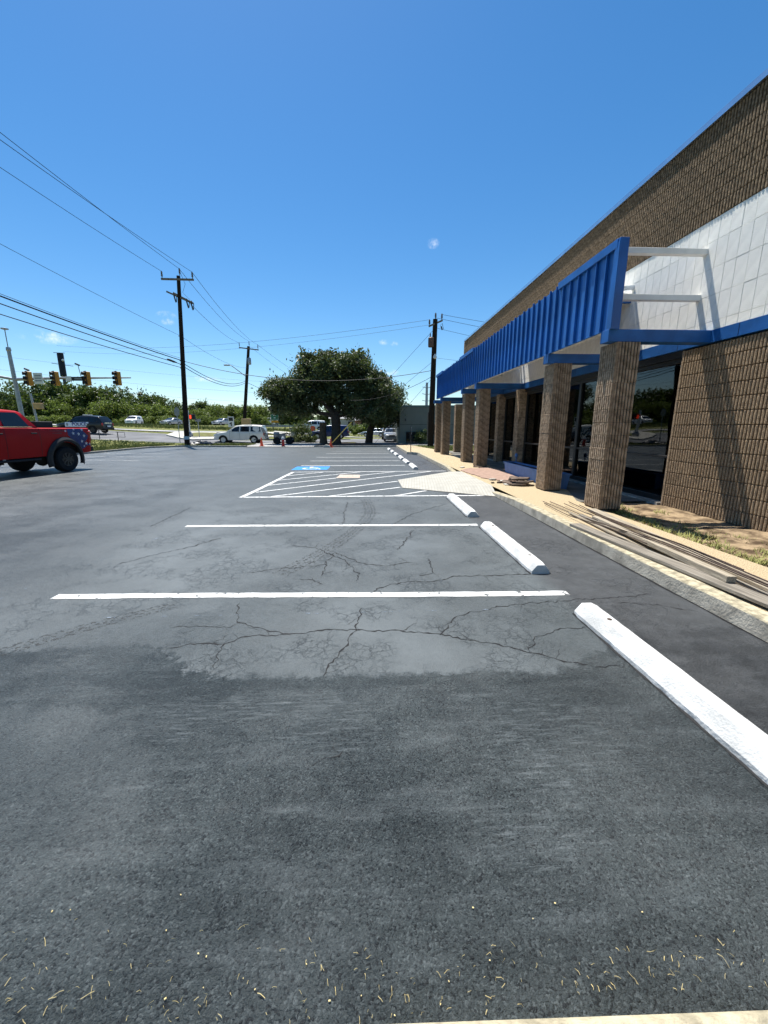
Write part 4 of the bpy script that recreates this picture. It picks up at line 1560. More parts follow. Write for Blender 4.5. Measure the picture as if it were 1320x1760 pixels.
def vehicle(name, label, loc, rz, sp_, group=None):
    """sp_: dict describing one vehicle, x forward from the rear axle, y left, z up"""
    root = empty(name, label, sp_['cat'], loc, rz, group)
    g = sp_
    sh = Shell(g['x0'], g['x1'], g['top'], g['sill'], g['width'], [(0, g['wr'] * 1.02, g['arch']), (g['wb'], g['wr'] * 1.02, g['arch'])], g.get('step', 0.06))
    body = sh.mesh(MB()).build('body', g['paint'], root, smooth=True)
    # dark underbody and wheel wells
    W = lerp_poly(g['width'], g['wb'] / 2)
    MB().box(g['x0'] + 0.25, g['x1'] - 0.25, -W * 0.86, W * 0.86, g['sill'][0][1] - 0.03, lerp_poly(g['top'], 0) - 0.12).build('underbody', 'black_plastic', root)
    # cab
    gh = g['cab']
    bz = g['belt']
    tum = g.get('tumble', 0.30)

    def cabw(x, z):
        return lerp_poly(g['width'], x) * 0.955 - tum * (z - bz)
    xs = sorted(set(np.round(np.linspace(gh[0][0], gh[-1][0], 46), 4).tolist()) | {p[0] for p in gh})
    mb = MB()
    n = 7
    for x in xs:
        zr = max(lerp_poly(gh, x), bz + 0.005)
        zs = [bz - 0.05, bz + (zr - bz) * 0.33, bz + (zr - bz) * 0.66, bz + (zr - bz) * 0.90]
        ring = [(cabw(x, max(z, bz)), z) for z in zs]
        wt = cabw(x, zr)
        ring += [(wt - 0.05 * min(1, (zr - bz) * 3), zr - 0.004), (wt * 0.55, zr + 0.02), (0, zr + 0.028)]
        for (y, z) in ring:
            mb.v.append((x, y, z))
        for (y, z) in ring[:-1]:
            mb.v.append((x, -y, z))
    m = 2 * n - 1
    for i in range(len(xs) - 1):
        a, b = i * m, (i + 1) * m
        for k in range(n - 1):
            mb.f.append((a + k, b + k, b + k + 1, a + k + 1))
        for k in range(n - 2):
            mb.f.append((a + n + k, a + n + k + 1, b + n + k + 1, b + n + k))
        mb.f.append((a + 2 * n - 2, a + n - 1, b + n - 1, b + 2 * n - 2))
    for i in (0, len(xs) - 1):
        a = i * m
        mb.f.append(tuple([a + k for k in range(n)] + [a + n + k for k in reversed(range(n - 1))]))
    mb.build('cab' if g['cat'] == 'truck' else 'roof', g['paint'], root, smooth=True)
    for sgn in (1, -1):
        for poly in g['windows']:
            mb = MB()
            cxm = sum(p[0] for p in poly) / len(poly)
            czm = sum(p[1] for p in poly) / len(poly)
            mb.add([(x, sgn * (cabw(x, z) + 0.006), z) for x, z in poly], [tuple(range(len(poly)))])
            w = mb.build('window', 'car_glass', root)
    # windscreen and rear window
    for (xa, za, xb, zb_, nm) in g.get('screens', []):
        sgx = 1 if nm == 'windscreen' else -1
        wa, wb2 = cabw(xa, za) - 0.07, cabw(xb, zb_) - 0.09
        dx = 0.02 * sgx
        MB().add([(xa + dx, -wa, za + .015), (xa + dx, wa, za + .015), (xb + dx, wb2, zb_ + .03), (xb + dx, -wb2, zb_ + .03), (xb + dx, 0, zb_ + .045), (xa + dx, 0, za + .03)],
                 [(0, 5, 4, 3), (5, 1, 2, 4)]).build(nm, 'car_glass', root)
    # wheels
    tm = wheel_mesh(g['wr'], g['ww'], g['rim']).mesh('wheel', 'tyre', smooth=True)
    rm = rim_mesh(g['rim'], g['ww'], g.get('spokes', 6)).mesh('rim', g['rimmat'], smooth=True)
    tr = W - g['ww'] * 0.5 + g.get('poke', 0.0)
    for x in (0, g['wb']):
        for sgn in (1, -1):
            w = put('wheel', tm, root, (x, sgn * tr, g['wr']), (0, 0, 0 if sgn > 0 else math.pi))
            put('rim', rm, w)
    # door seams, handles, mirrors
    for sgn in (1, -1):
        for x in g.get('seams', []):
            z0, z1 = sh.bottom(x) + 0.04, bz - 0.01
            mb = MB()
            k = 6
            for i in range(k + 1):
                z = z0 + (z1 - z0) * i / k
                for e in (-0.007, 0.007):
                    mb.v.append((x + e, sgn * (sh.side(x, z) + 0.0025), z))
            mb.f = [(2 * i, 2 * i + 1, 2 * i + 3, 2 * i + 2) for i in range(k)]
            mb.build('door_seam', 'black_plastic', root)
        for (x, z) in g.get('handles', []):
            MB().obox((x, sgn * (sh.side(x, z) + 0.02), z), (0.20, 0.035, 0.045)).build('door_handle', g.get('handlemat', 'black_plastic'), root, bevel=0.008)
        xm, zm = g['mirror']
        MB().obox((xm, sgn * (cabw(xm, bz) + 0.10), zm), (0.10, 0.20, 0.15)).build('mirror', g.get('mirrormat', g['paint']), root, bevel=0.03, segs=2)
        # lamps
        x1, x0 = g['x1'], g['x0']
        wz, hz = g['headz'], 0.09
        xa = x1 - 0.10
        MB().obox((xa, sgn * (lerp_poly(g['width'], xa) - 0.16), wz), (0.24, 0.30, 0.17)).build('headlight', 'lamp_clear', root, bevel=0.03, segs=2)
        xr = x0 + 0.07
        MB().obox((xr, sgn * (lerp_poly(g['width'], xr) - 0.07), g['tailz']), (0.17, 0.16, g.get('tailh', 0.22))).build('tail_light', 'tail_red', root, bevel=0.02)
    wx1, wx0 = lerp_poly(g['width'], g['x1']), lerp_poly(g['width'], g['x0'])
    MB().box(g['x1'] - 0.05, g['x1'] + 0.07, -wx1 * 0.98, wx1 * 0.98, g['bump'][0], g['bump'][1]).build('bumper', g.get('bumpmat', g['paint']), root, bevel=0.03, segs=2)
    MB().box(g['x0'] - 0.10, g['x0'] + 0.05, -wx0 * 0.98, wx0 * 0.98, g['bump'][0], g['bump'][1]).build('bumper', g.get('rbumpmat', g.get('bumpmat', g['paint'])), root, bevel=0.03, segs=2)
    MB().box(g['x1'] + 0.0, g['x1'] + 0.03, -wx1 * 0.55, wx1 * 0.55, g['headz'] - 0.09, g['headz'] + 0.08).build('grille', 'black_plastic', root)
    return root, sh, cabw


SUV = dict(cat='car', paint='cream_paint', x0=-1.05, x1=4.0, wb=3.03, wr=0.37, ww=0.25, rim=0.24, arch=0.45, rimmat='rim_alloy', spokes=8, poke=0.0,
           top=[(-1.05, 0.95), (-1.0, 1.12), (0.2, 1.12), (2.3, 1.12), (2.75, 1.12), (3.6, 1.02), (3.9, 0.92), (4.0, 0.80)],
           sill=[(-1.05, 0.42), (-0.7, 0.34), (3.4, 0.32), (4.0, 0.36)],
           width=[(-1.05, 0.80), (-0.9, 0.90), (-0.4, 0.945), (2.8, 0.945), (3.5, 0.91), (3.85, 0.80), (4.0, 0.62)],
           belt=1.10, cab=[(-1.0, 1.12), (-0.93, 1.50), (-0.82, 1.76), (0.2, 1.82), (1.2, 1.81), (1.75, 1.74), (2.75, 1.11)],
           windows=[[(-0.72, 1.17), (0.28, 1.17), (0.28, 1.66), (-0.62, 1.64)], [(0.42, 1.17), (1.30, 1.17), (1.28, 1.67), (0.42, 1.67)], [(1.42, 1.17), (2.38, 1.17), (1.80, 1.60), (1.55, 1.66), (1.40, 1.67)]],
           screens=[(2.55, 1.24, 1.90, 1.65, 'windscreen'), (-0.96, 1.2, -0.86, 1.68, 'rear_window')],
           seams=[0.36, 1.36, 2.36], handles=[(0.56, 0.98), (1.54, 0.98)], handlemat='cream_paint', mirror=(2.15, 1.20), headz=0.82, tailz=0.92, tailh=0.26, bump=(0.40, 0.62))

vehicle('parked_minivan', 'cream white family SUV with blacked-out windows parked on the street', (-11.35, 41.9, 0.0), math.pi, SUV)

# ---- red pickup
TRUCK = dict(cat='truck', paint='red_paint', x0=-1.156, x1=4.72, wb=3.68, wr=0.445, ww=0.32, rim=0.24, arch=0.60, rimmat='rim_black', spokes=8, poke=0.04, step=0.05,
             top=[(-1.156, 1.40), (-1.13, 1.55), (0.86, 1.56), (0.861, 1.56), (3.0, 1.58), (3.25, 1.52), (4.5, 1.36), (4.72, 1.22)],
             sill=[(-1.156, 0.66), (-0.6, 0.62), (3.0, 0.58), (4.72, 0.62)],
             width=[(-1.156, 0.955), (-1.05, 1.0), (3.0, 1.0), (4.4, 0.97), (4.72, 0.86)],
             belt=1.55, tumble=0.36, cab=[(0.90, 1.57), (1.20, 2.05), (1.30, 2.09), (1.7, 2.12), (2.3, 2.12), (2.55, 2.07), (3.25, 1.56)],
             windows=[[(1.14, 1.60), (1.93, 1.60), (1.95, 2.03), (1.40, 2.03), (1.33, 1.98)], [(2.03, 1.60), (2.98, 1.60), (2.52, 1.99), (2.40, 2.03), (2.02, 2.03)]],
             screens=[(3.1, 1.65, 2.6, 2.0, 'windscreen'), (0.97, 1.66, 1.16, 1.98, 'rear_window')],
             seams=[0.875, 1.99, 3.0], handles=[(1.08, 1.37), (2.16, 1.37)], mirror=(2.85, 1.66), mirrormat='black_plastic', headz=1.12, tailz=1.25, tailh=0.36,
             bump=(0.66, 0.86), bumpmat='black_plastic')
hx, hy = -0.156, -0.988
tr_rz = math.atan2(hy, hx)
truck, tsh, tcab = vehicle('pickup_truck', 'lifted red pickup truck with starry flag wrap on its rear fender', (-11.77, 14.99, 0.0), tr_rz, TRUCK)
for sgn in (1, -1):
    mb = MB()                                            # bright strip under the windows
    mb.add([(1.05, sgn * (tcab(1.05, 1.58) + 0.008), 1.572), (2.98, sgn * (tcab(2.98, 1.58) + 0.008), 1.572), (2.98, sgn * (tcab(2.98, 1.58) + 0.008), 1.592), (1.05, sgn * (tcab(1.05, 1.58) + 0.008), 1.592)], [(0, 1, 2, 3)])
    mb.build('belt_trim', 'chrome', truck)
    for xc in (0, TRUCK['wb']):                          # black fender flare
        mb = MB()
        k = 22
        for i in range(k + 1):
            a = R(-18 + 216 * i / k)
            for rr, off in ((0.59, 0.0), (0.59, 0.10), (0.66, 0.105), (0.735, 0.05), (0.745, 0.0)):
                x, z = xc + rr * math.cos(a), 0.455 + rr * math.sin(a) * 1.05
                mb.v.append((x, sgn * (tsh.side(x, z) + off - 0.012), z))
        for i in range(k):
            for j in range(4):
                q = i * 5 + j
                mb.f.append((q, q + 1, q + 6, q + 5))
        mb.build('fender_flare', 'flare_plastic', truck, smooth=True)
    # blue wrap field with stars round the rear corner
    mb = MB()
    cell = 0.035
    rd = random.Random(4)
    for i in range(int(0.98 / cell)):
        for j in range(int(0.9 / cell)):
            x, z = -1.12 + i * cell, 0.72 + j * cell
            xm, zm = x + cell / 2, z + cell / 2
            if math.hypot(xm, (zm - 0.455) / 1.05) < 0.735 or z + cell > 1.525:
                continue
            lim = -0.08 + 0.18 * math.sin(zm * 9) + 0.05 * rd.random() - max(0, zm - 1.38) * 1.2
            if xm > lim or zm < 0.84 + 0.06 * math.sin(xm * 11):
                continue
            if xm < -0.93 + 0.08 * math.sin(zm * 14) and zm > 0.98:
                continue
            mb.add([(a, sgn * (tsh.side(a, b) + 0.004), b) for a, b in ((x, z), (x + cell, z), (x + cell, z + cell), (x, z + cell))], [(0, 1, 2, 3)])
    dec = mb.build('flag_wrap', 'decal_blue', truck)
    for (sx, sz, sr) in ((-0.62, 1.33, .075), (-0.84, 1.26, .07), (-0.72, 1.06, .065), (-0.90, 0.98, .075), (-0.80, 0.88, .045), (-1.05, 0.96, .05), (-0.40, 1.36, .07), (-0.45, 1.50, .055), (-0.80, 1.49, .07), (-0.10, 1.44, .055)):
        pts = star_points(sx, sz, sr, rd.uniform(-.3, .3))
        pts = [(x, min(z, 1.53)) for x, z in pts]
        mb = MB()
        mb.add([(x, sgn * (tsh.side(x, z) + 0.008), z) for x, z in pts] + [(sx, sgn * (tsh.side(sx, sz) + 0.008), sz)], [(10, k, (k + 1) % 10) for k in range(10)])
        mb.build('star', 'decal_white', dec)
    mb = MB()
    for (xa, xb, zc) in ((-0.05, 0.5, 1.44), (0.05, 0.42, 1.36)):
        mb.add([(x, sgn * (tsh.side(x, z) + 0.003), z) for x, z in ((xa, zc - .02), (xb, zc), (xb, zc + .015), (xa, zc + .03))], [(0, 1, 2, 3)])
    mb.build('wrap_streak', 'decal_dark_red', truck)
    MB().beam((0.95, sgn * 0.93, 0.52), (2.9, sgn * 0.93, 0.52), 0.16, 0.07).build('side_step', 'black_plastic', truck, bevel=0.02)
MB().box(0.2, 0.84, -0.86, 0.86, 1.5, 1.77).build('toolbox', 'black_plastic', truck, bevel=0.02)
MB().box(-1.12, 0.85, -0.90, 0.90, 1.572, 1.592).build('bed_cover', 'black_plastic', truck)
MB().lathe([(0.22, -0.05), (0.25, 0.03), (0.23, 0.10), (0.12, 0.14)], 16, (0, 0, 0.44), Matrix.Rotation(math.pi / 2, 3, 'Y')).build('differential', 'black_plastic', truck, smooth=True)
MB().tube([(0, -0.85, 0.44), (0, 0.85, 0.44)], 0.06, 10).build('axle', 'black_plastic', truck)
MB().tube([(0.5, 0.35, 0.50), (1.3, 0.35, 0.50), (1.5, 0.35, 0.5)], [0.05, 0.11, 0.05], 12).build('exhaust', 'black_plastic', truck)

# ---- police SUV behind it
POL = dict(SUV, paint='black_paint', rimmat='rim_black', handlemat='black_plastic', headz=0.85, bumpmat='black_plastic',
           cab=[(-1.0, 1.12), (-0.80, 1.50), (-0.62, 1.70), (0.2, 1.80), (1.2, 1.80), (1.8, 1.70), (2.75, 1.11)],
           windows=[[(-0.60, 1.17), (0.28, 1.17), (0.28, 1.64), (-0.46, 1.60)], [(0.42, 1.17), (1.30, 1.17), (1.28, 1.66), (0.42, 1.66)], [(1.42, 1.17), (2.38, 1.17), (1.80, 1.58), (1.55, 1.65), (1.40, 1.66)]],
           screens=[(2.55, 1.24, 1.95, 1.62, 'windscreen'), (-0.93, 1.2, -0.70, 1.64, 'rear_window')])
pb = spot(176, 747.5)
pol, psh, pcab = vehicle('police_car', 'black police SUV with white lettered door panel and roof light bar', (pb.x - 0.9, pb.y + 1.0, pb.z + 0.16), R(176), POL)
for sgn in (1, -1):
    pts = [(0.30, 1.08), (1.0, 1.08), (2.42, 1.06), (2.45, 0.46), (0.62, 0.46), (0.50, 0.80)]
    cells = MB()
    # panel laid on the doors in strips so that it follows the body
    for i in range(28):
        xa, xb = 0.34 + i * 0.09, 0.34 + (i + 1) * 0.09
        for j in range(8):
            za, zb2 = 0.62 + j * 0.067, 0.62 + (j + 1) * 0.067
            if xa < 0.64 - j * 0.05 and j < 6:
                continue
            cells.add([(x, sgn * (psh.side(x, z) + 0.004), z) for x, z in ((xa, za), (xb, za), (xb, zb2), (xa, zb2))], [(0, 1, 2, 3)])
    panel = cells.build('door_panel', 'police_white', pol)
    vs, fs = text_parts('POLICE', 0.47)
    mb = MB()
    mb.add([(1.35 - sgn * tx * 1.0, sgn * (psh.side(1.32, 0.85) + 0.012), 0.935 + ty) for tx, ty, tz in vs], fs)
    mb.build('lettering', 'police_blue', panel)
    mb = MB()
    mb.add([(2.62 + 0.12 * math.cos(k * math.tau / 12), sgn * (psh.side(2.62, 0.9) + 0.01), 0.92 + 0.15 * math.sin(k * math.tau / 12)) for k in range(12)], [tuple(range(12))])
    mb.build('badge', 'grey_paint', panel)
MB().box(0.85, 1.15, -0.55, 0.55, 1.84, 1.92).build('light_bar', 'lamp_clear', pol, bevel=0.02)
MB().box(-1.16, -1.14, -0.26, 0.26, 0.66, 0.80).build('licence_plate', 'police_white', pol)
MB().box(-1.10, -1.03, -0.55, 0.55, 1.02, 1.10).build('rear_trim', 'chrome', pol)

# ---- traffic and parked cars further off
SEDAN = dict(SUV, paint='silver_paint', x0=-1.0, x1=3.65, wb=2.7, wr=0.32, ww=0.22, rim=0.22, arch=0.38, spokes=6,
             top=[(-1.0, 0.86), (-0.9, 0.96), (2.2, 0.95), (3.3, 0.82), (3.65, 0.66)], sill=[(-1.0, 0.34), (3.65, 0.28)],
             width=[(-1.0, 0.74), (-0.8, 0.86), (2.9, 0.88), (3.4, 0.80), (3.65, 0.6)], belt=0.93, tumble=0.40,
             cab=[(-0.7, 0.95), (0.1, 1.38), (0.7, 1.44), (1.2, 1.42), (2.2, 0.95)],
             windows=[[(-0.15, 0.99), (0.72, 0.99), (0.72, 1.32), (0.2, 1.31)], [(0.82, 0.99), (1.85, 0.99), (1.25, 1.31), (0.82, 1.33)]],
             screens=[(2.05, 1.03, 1.35, 1.36, 'windscreen'), (-0.55, 1.02, 0.0, 1.33, 'rear_window')], seams=[0.77, 1.9], handles=[(0.15, 0.85), (1.1, 0.85)], handlemat='silver_paint',
             mirror=(1.7, 1.0), headz=0.66, tailz=0.78, tailh=0.14, bump=(0.32, 0.52))


def far_car(name, label, px, py, rz, spec, paintname, group='vehicles on the far roads', lift=0.0, y=None):
    p = spot(px, py) if y is None else Vector((at(px, py, y).x, y, 0))
    if y is not None:
        p.z = height(p.x, p.y)
    g = dict(spec, paint=paintname, handlemat=paintname, step=0.12)
    r_, s_, c_ = vehicle(name, label, (p.x, p.y, p.z + 0.03 + lift), rz, g, group)
    return r_


far_car('white_suv', 'white SUV driving on the highway before the green trees', 236, 731, R(280), SUV, 'white_car_paint', y=84)
far_car('silver_car', 'silver grey car on the highway behind the tall utility pole', 303, 732, R(255), SEDAN, 'silver_paint', y=84)
far_car('silver_car', 'small silver car on the highway beside the warning sign', 389, 732, R(250), SEDAN, 'silver_paint', y=88)
far_car('white_van', 'white vehicle on the highway under the green road sign', 463, 732, R(240), SUV, 'white_car_paint', y=98)
far_car('white_hatchback', 'white car behind the cut trunk by the oak', 550, 748, R(185), SUV, 'white_car_paint', group='cars beyond the oak', y=70)
far_car('navy_suv', 'dark blue SUV in the shade behind the oak trunk', 586, 753, R(180), SUV, 'navy_paint', group='cars beyond the oak', y=54)
far_car('silver_sedan', 'silver car parked on the road right of the oak', 657, 751, R(160), SEDAN, 'silver_paint', group='cars beyond the oak', y=68)
far_car('black_suv', 'black SUV parked against the grey-green building', 669, 757, R(266), SUV, 'black_paint', group='cars beyond the oak', y=56)
far_car('grey_sedan', 'dark grey car nosed in at the corner of the grey-green building', 672, 760, R(268), SEDAN, 'grey_paint', group='cars beyond the oak', y=48)
# ================================================================== things close by
pmat('stop_white', (0.50, 0.50, 0.48), 0.8, 0.2, var=0.17, vscale=5, bump=0.4, bscale=70, col2=(0.54, 0.54, 0.525), detail=8)
pmat('weathered_wood', (0.31, 0.265, 0.20), 0.85, 0.2, var=0.3, vscale=9, bump=0.6, bscale=25, stretch=(0.25, 6, 6), rnd=0.12, detail=6)
pmat('grey_wood', (0.215, 0.19, 0.155), 0.85, 0.2, var=0.35, vscale=9, bump=0.6, bscale=25, stretch=(0.25, 6, 6), rnd=0.12, detail=6)
pmat('rusty_steel', (0.06, 0.040, 0.030), 0.7, 0.4, metal=0.4, var=0.4, vscale=30)
pmat('broken_stone', (0.115, 0.085, 0.065), 0.9, 0.2, var=0.4, vscale=14, bump=0.8, bscale=40, rnd=0.35)
pmat('planter_blue', (0.075, 0.175, 0.38), 0.55, 0.35, var=0.1, vscale=5, bump=0.2, bscale=30)
pmat('cone_orange', (0.80, 0.095, 0.030), 0.5, 0.4, var=0.08)
pmat('creosote', (0.022, 0.016, 0.012), 0.9, 0.15, var=0.35, vscale=14, bump=0.8, bscale=30, stretch=(3, 3, 0.4))
pmat('arm_wood', (0.16, 0.135, 0.11), 0.85, 0.2, var=0.25, vscale=8)
pmat('porcelain', (0.11, 0.10, 0.10), 0.3, 0.5, var=0.1)
pmat('cable', (0.012, 0.012, 0.013), 0.6, 0.3, var=0.1)
pmat('galvanised', (0.30, 0.31, 0.32), 0.45, 0.4, metal=0.5, var=0.15, vscale=4)
pmat('dark_steel', (0.05, 0.05, 0.052), 0.55, 0.4, metal=0.3, var=0.2)
pmat('signal_yellow', (0.52, 0.22, 0.020), 0.5, 0.4, var=0.08)
pmat('sign_white', (0.62, 0.62, 0.60), 0.5, 0.4, var=0.06)
pmat('sign_back', (0.22, 0.23, 0.24), 0.5, 0.4, metal=0.4, var=0.1)
pmat('sign_green', (0.010, 0.14, 0.075), 0.45, 0.4, var=0.06)
pmat('sign_amber', (0.60, 0.27, 0.015), 0.45, 0.4, var=0.06)
pmat('transformer_brown', (0.10, 0.055, 0.042), 0.6, 0.4, var=0.15)
pmat('box_tan', (0.42, 0.28, 0.13), 0.7, 0.3, var=0.1)
pmat('guy_yellow', (0.66, 0.52, 0.12), 0.5, 0.4, var=0.08)
pmat('pale_blue_band', (0.35, 0.48, 0.55), 0.6, 0.3, var=0.1)
pmat('bark', (0.060, 0.050, 0.042), 0.95, 0.1, var=0.4, vscale=8, bump=1.0, bscale=12, stretch=(3, 3, 0.6))
pmat('stump_bark', (0.11, 0.08, 0.055), 0.95, 0.1, var=0.4, vscale=6, bump=1.0, bscale=12, stretch=(3, 3, 0.6))
pmat('house_grey', (0.165, 0.175, 0.145), 0.85, 0.2, var=0.06, vscale=1.5)
pmat('house_dark', (0.025, 0.023, 0.022), 0.6, 0.3, var=0.4, vscale=3)
pmat('roof_trim', (0.10, 0.15, 0.14), 0.6, 0.3, var=0.1)
pmat('far_brick', (0.26, 0.13, 0.09), 0.9, 0.2, var=0.2, vscale=0.5)
pmat('far_roof', (0.30, 0.30, 0.30), 0.8, 0.2, var=0.15, vscale=0.5)
pmat('far_wall', (0.45, 0.42, 0.38), 0.9, 0.2, var=0.1, vscale=0.5)
pmat('black_bag', (0.010, 0.010, 0.011), 0.35, 0.5, var=0.2, vscale=6, bump=1.0, bscale=10)
pmat('engine_grey', (0.30, 0.29, 0.28), 0.5, 0.4, metal=0.4, var=0.2)
m = pmat('red_hand', (0.5, 0.02, 0.01), 0.4, 0.4, var=0.05)
m.node_tree.nodes['Principled BSDF'].inputs['Emission Color'].default_value = (1.0, 0.06, 0.02, 1)
m.node_tree.nodes['Principled BSDF'].inputs['Emission Strength'].default_value = 1.2
m = pmat('lens_dark', (0.03, 0.012, 0.010), 0.3, 0.5, var=0.05)


# ---- wheel stops
def wheel_stop(length):
    """white concrete wheel stop lying along y, chamfered, with two pin holes"""
    mb = MB()
    prof = [(-0.112, 0.0), (-0.108, 0.035), (-0.050, 0.106), (-0.044, 0.110), (0.044, 0.110), (0.050, 0.106), (0.108, 0.035), (0.112, 0.0)]
    k = 26
    n = len(prof)
    rd = random.Random(int(length * 1000))
    for i in range(k + 1):
        t = i / k
        y = t * length
        taper = 0.0
        for e in (t * length, (1 - t) * length):
            if e < 0.06:
                taper = max(taper, (0.06 - e) / 0.06)
        for j, (x, z) in enumerate(prof):
            jit = rd.uniform(-.0007, .0007)
            chip = rd.uniform(0, 0.006) if j in (0, 7) and rd.random() < 0.3 else 0
            mb.v.append((x * (1 - 0.10 * taper) - math.copysign(chip, x) + jit, y, z * (1 - 0.10 * taper) + (jit if z > 0.01 else 0)))
    for i in range(k):
        for j in range(n - 1):
            a = i * n + j
            mb.f.append((a, a + 1, a + n + 1, a + n))
    mb.f.append(tuple(range(n)))
    mb.f.append(tuple(k * n + j for j in range(n)))
    return mb.mesh('wheel_stop', 'stop_white')


mb = MB()
for y in (0.35, 0.0):
    pass
ws_mesh = {}
STOPS = [(1.88, 1.14, 1.92, 0.6, 'white concrete wheel stop beside the loose timber on the walk'),
         (1.88, 4.00, 2.05, -0.5, 'white concrete wheel stop between the two plain bay lines'),
         (1.88, 6.80, 1.98, -0.6, 'white concrete wheel stop next to the hatched aisle and ramp'),
         (1.86, 15.0, 1.75, 0.0, 'white wheel stop just past the far line of the hatched aisle'),
         (1.82, 17.35, 1.75, 0.6, 'second white wheel stop past the hatched aisle'),
         (1.78, 19.7, 1.75, 0.0, 'white wheel stop opposite the kerb jog with the thin post'),
         (1.72, 22.3, 1.75, 0.4, 'white wheel stop right after the kerb jog, third from the oak bed'),
         (1.66, 25.0, 1.75, -0.4, 'second white wheel stop from the kerb below the oak'),
         (1.60, 27.6, 1.75, 0.0, 'last white wheel stop by the kerb below the oak')]
for (x, y, L, tw, lab) in STOPS:
    o = empty('wheel_stop', lab, 'wheel stop', (x, y, 0.0), R(tw), 'wheel stops along the kerb')
    if L not in ws_mesh:
        ws_mesh[L] = wheel_stop(L)
    put('bar', ws_mesh[L], o)
    for yy in (0.32, L - 0.32):
        MB().lathe([(0.018, 0.0), (0.018, 0.004), (0.008, 0.0045)], 10, (0, yy, 0.1095)).build('anchor_pin', 'rusty_steel', o)
    mb = MB()        # crust of tar where the stop meets the asphalt
    rd = random.Random(int(y * 10))
    for s in (-1, 1):
        o0 = len(mb.v)
        k = 24
        for i in range(k + 1):
            yy = L * i / k
            wv_ = rd.uniform(0.001, 0.012)
            mb.v += [(s * 0.105, yy, 0.012), (s * (0.115 + wv_), yy, 0.003)]
        mb.f += [(o0 + 2 * i, o0 + 2 * i + 1, o0 + 2 * i + 3, o0 + 2 * i + 2) for i in range(k)]
    mb.build('tar_joint', 'crack_tar', o)

# ---- timber and rods on the walk
def plank(label, a, b, w, t, z, mat, roll=0.0):
    a, b = Vector((*a, 0)), Vector((*b, 0))
    L = (b - a).length
    ang = math.atan2(b.y - a.y, b.x - a.x)
    mb = MB()
    k = 18
    rd = random.Random(label)
    bow = rd.uniform(-0.012, 0.012)
    for i in range(k + 1):
        s = i / k
        y = bow * math.sin(s * math.pi)
        for (yy, zz) in ((-w / 2, 0), (w / 2, 0), (w / 2, t), (-w / 2, t)):
            mb.v.append((s * L, yy + y + rd.uniform(-.0015, .0015), zz + rd.uniform(-.001, .001)))
    for i in range(k):
        for j in range(4):
            p, q = i * 4 + j, i * 4 + (j + 1) % 4
            mb.f.append((p, q, q + 4, p + 4))
    mb.f += [(0, 1, 2, 3), tuple(k * 4 + j for j in range(4))]
    o = mb.build('plank', mat, bevel=0.003)
    o.location = (a.x, a.y, z[0])
    o.rotation_euler = (roll, -math.asin((z[1] - z[0]) / L), ang)
    return tag(o, label, 'plank', 'timber lying on the walk')


Z0 = WALK_Z + 0.016
plank('long pale board lying furthest from the kerb, its end at the near column', (3.92, 6.62), (3.42, 1.6), 0.14, 0.034, (Z0, Z0), 'weathered_wood')
plank('wide grey board lying along the kerb top under the other timber', (3.06, 5.55), (3.34, 1.5), 0.17, 0.034, (Z0, Z0 + 0.012), 'grey_wood')
plank('square-ended pale beam resting on top of the wide board', (3.56, 5.9), (3.275, 3.22), 0.085, 0.06, (Z0 + 0.002, Z0 + 0.044), 'weathered_wood')
plank('narrow dark lath lying between the boards', (3.50, 6.2), (3.42, 2.9), 0.06, 0.025, (Z0, Z0 + 0.002), 'grey_wood')
plank('thin pale strip beside the beam, slid under the rods', (3.42, 6.4), (3.24, 4.2), 0.05, 0.02, (Z0, Z0 + 0.006), 'weathered_wood')
for i, (a, b) in enumerate([((3.43, 7.45), (3.30, 2.2)), ((3.50, 7.40), (3.36, 1.9)), ((3.84, 7.35), (3.33, 2.1)), ((3.90, 7.0), (3.38, 2.4)), ((3.38, 7.2), (3.22, 4.3)), ((3.72, 7.1), (3.40, 3.3))]):
    mb = MB()
    k = 14
    pts = []
    for s in range(k + 1):
        t = s / k
        x = a[0] + (b[0] - a[0]) * t + 0.05 * math.sin(t * 3 + i)
        y = a[1] + (b[1] - a[1]) * t
        lift = 0.01 + 0.105 * max(0.0, min(1.0, (6.2 - y) / 2.0)) if i != 4 else 0.075 * max(0, min(1, (6.1 - y)))
        pts.append((x - a[0], y - a[1], lift + 0.012 * i * 0.4))
    mb.tube(pts, 0.0075, 6)
    o = mb.build('steel_rod', 'rusty_steel', smooth=True)
    o.location = (a[0], a[1], Z0 - 0.004)
    tag(o, 'thin rusty steel rod lying across the timber on the walk', 'rod', 'rusty rods on the timber')

# ---- broken paver pile
rd = random.Random(12)
for i in range(17):
    mb = MB()
    n = rd.randint(5, 7)
    rx, ry = rd.uniform(0.12, 0.26), rd.uniform(0.09, 0.18)
    poly = [(rx * math.cos(math.tau * k / n) * rd.uniform(.7, 1.1), ry * math.sin(math.tau * k / n) * rd.uniform(.7, 1.1)) for k in range(n)]
    th = rd.uniform(0.035, 0.05)
    mb.prism(poly, 0.0, th, 'z')
    o = mb.build('broken_paver', 'broken_stone', bevel=0.006)
    lev = 0 if i < 8 else (1 if i < 13 else 2)
    o.location = (3.92 + rd.uniform(-.30, .22) * (1 - lev * 0.25), 9.95 + rd.uniform(-.42, .42) * (1 - lev * 0.25), WALK_Z + 0.006 + lev * 0.062)
    o.rotation_euler = (rd.uniform(-.16, .16), rd.uniform(-.16, .16), rd.uniform(0, 3))
    tag(o, 'broken dark paver in the rubble heap beside the second column', 'paver', 'broken pavers in a heap')
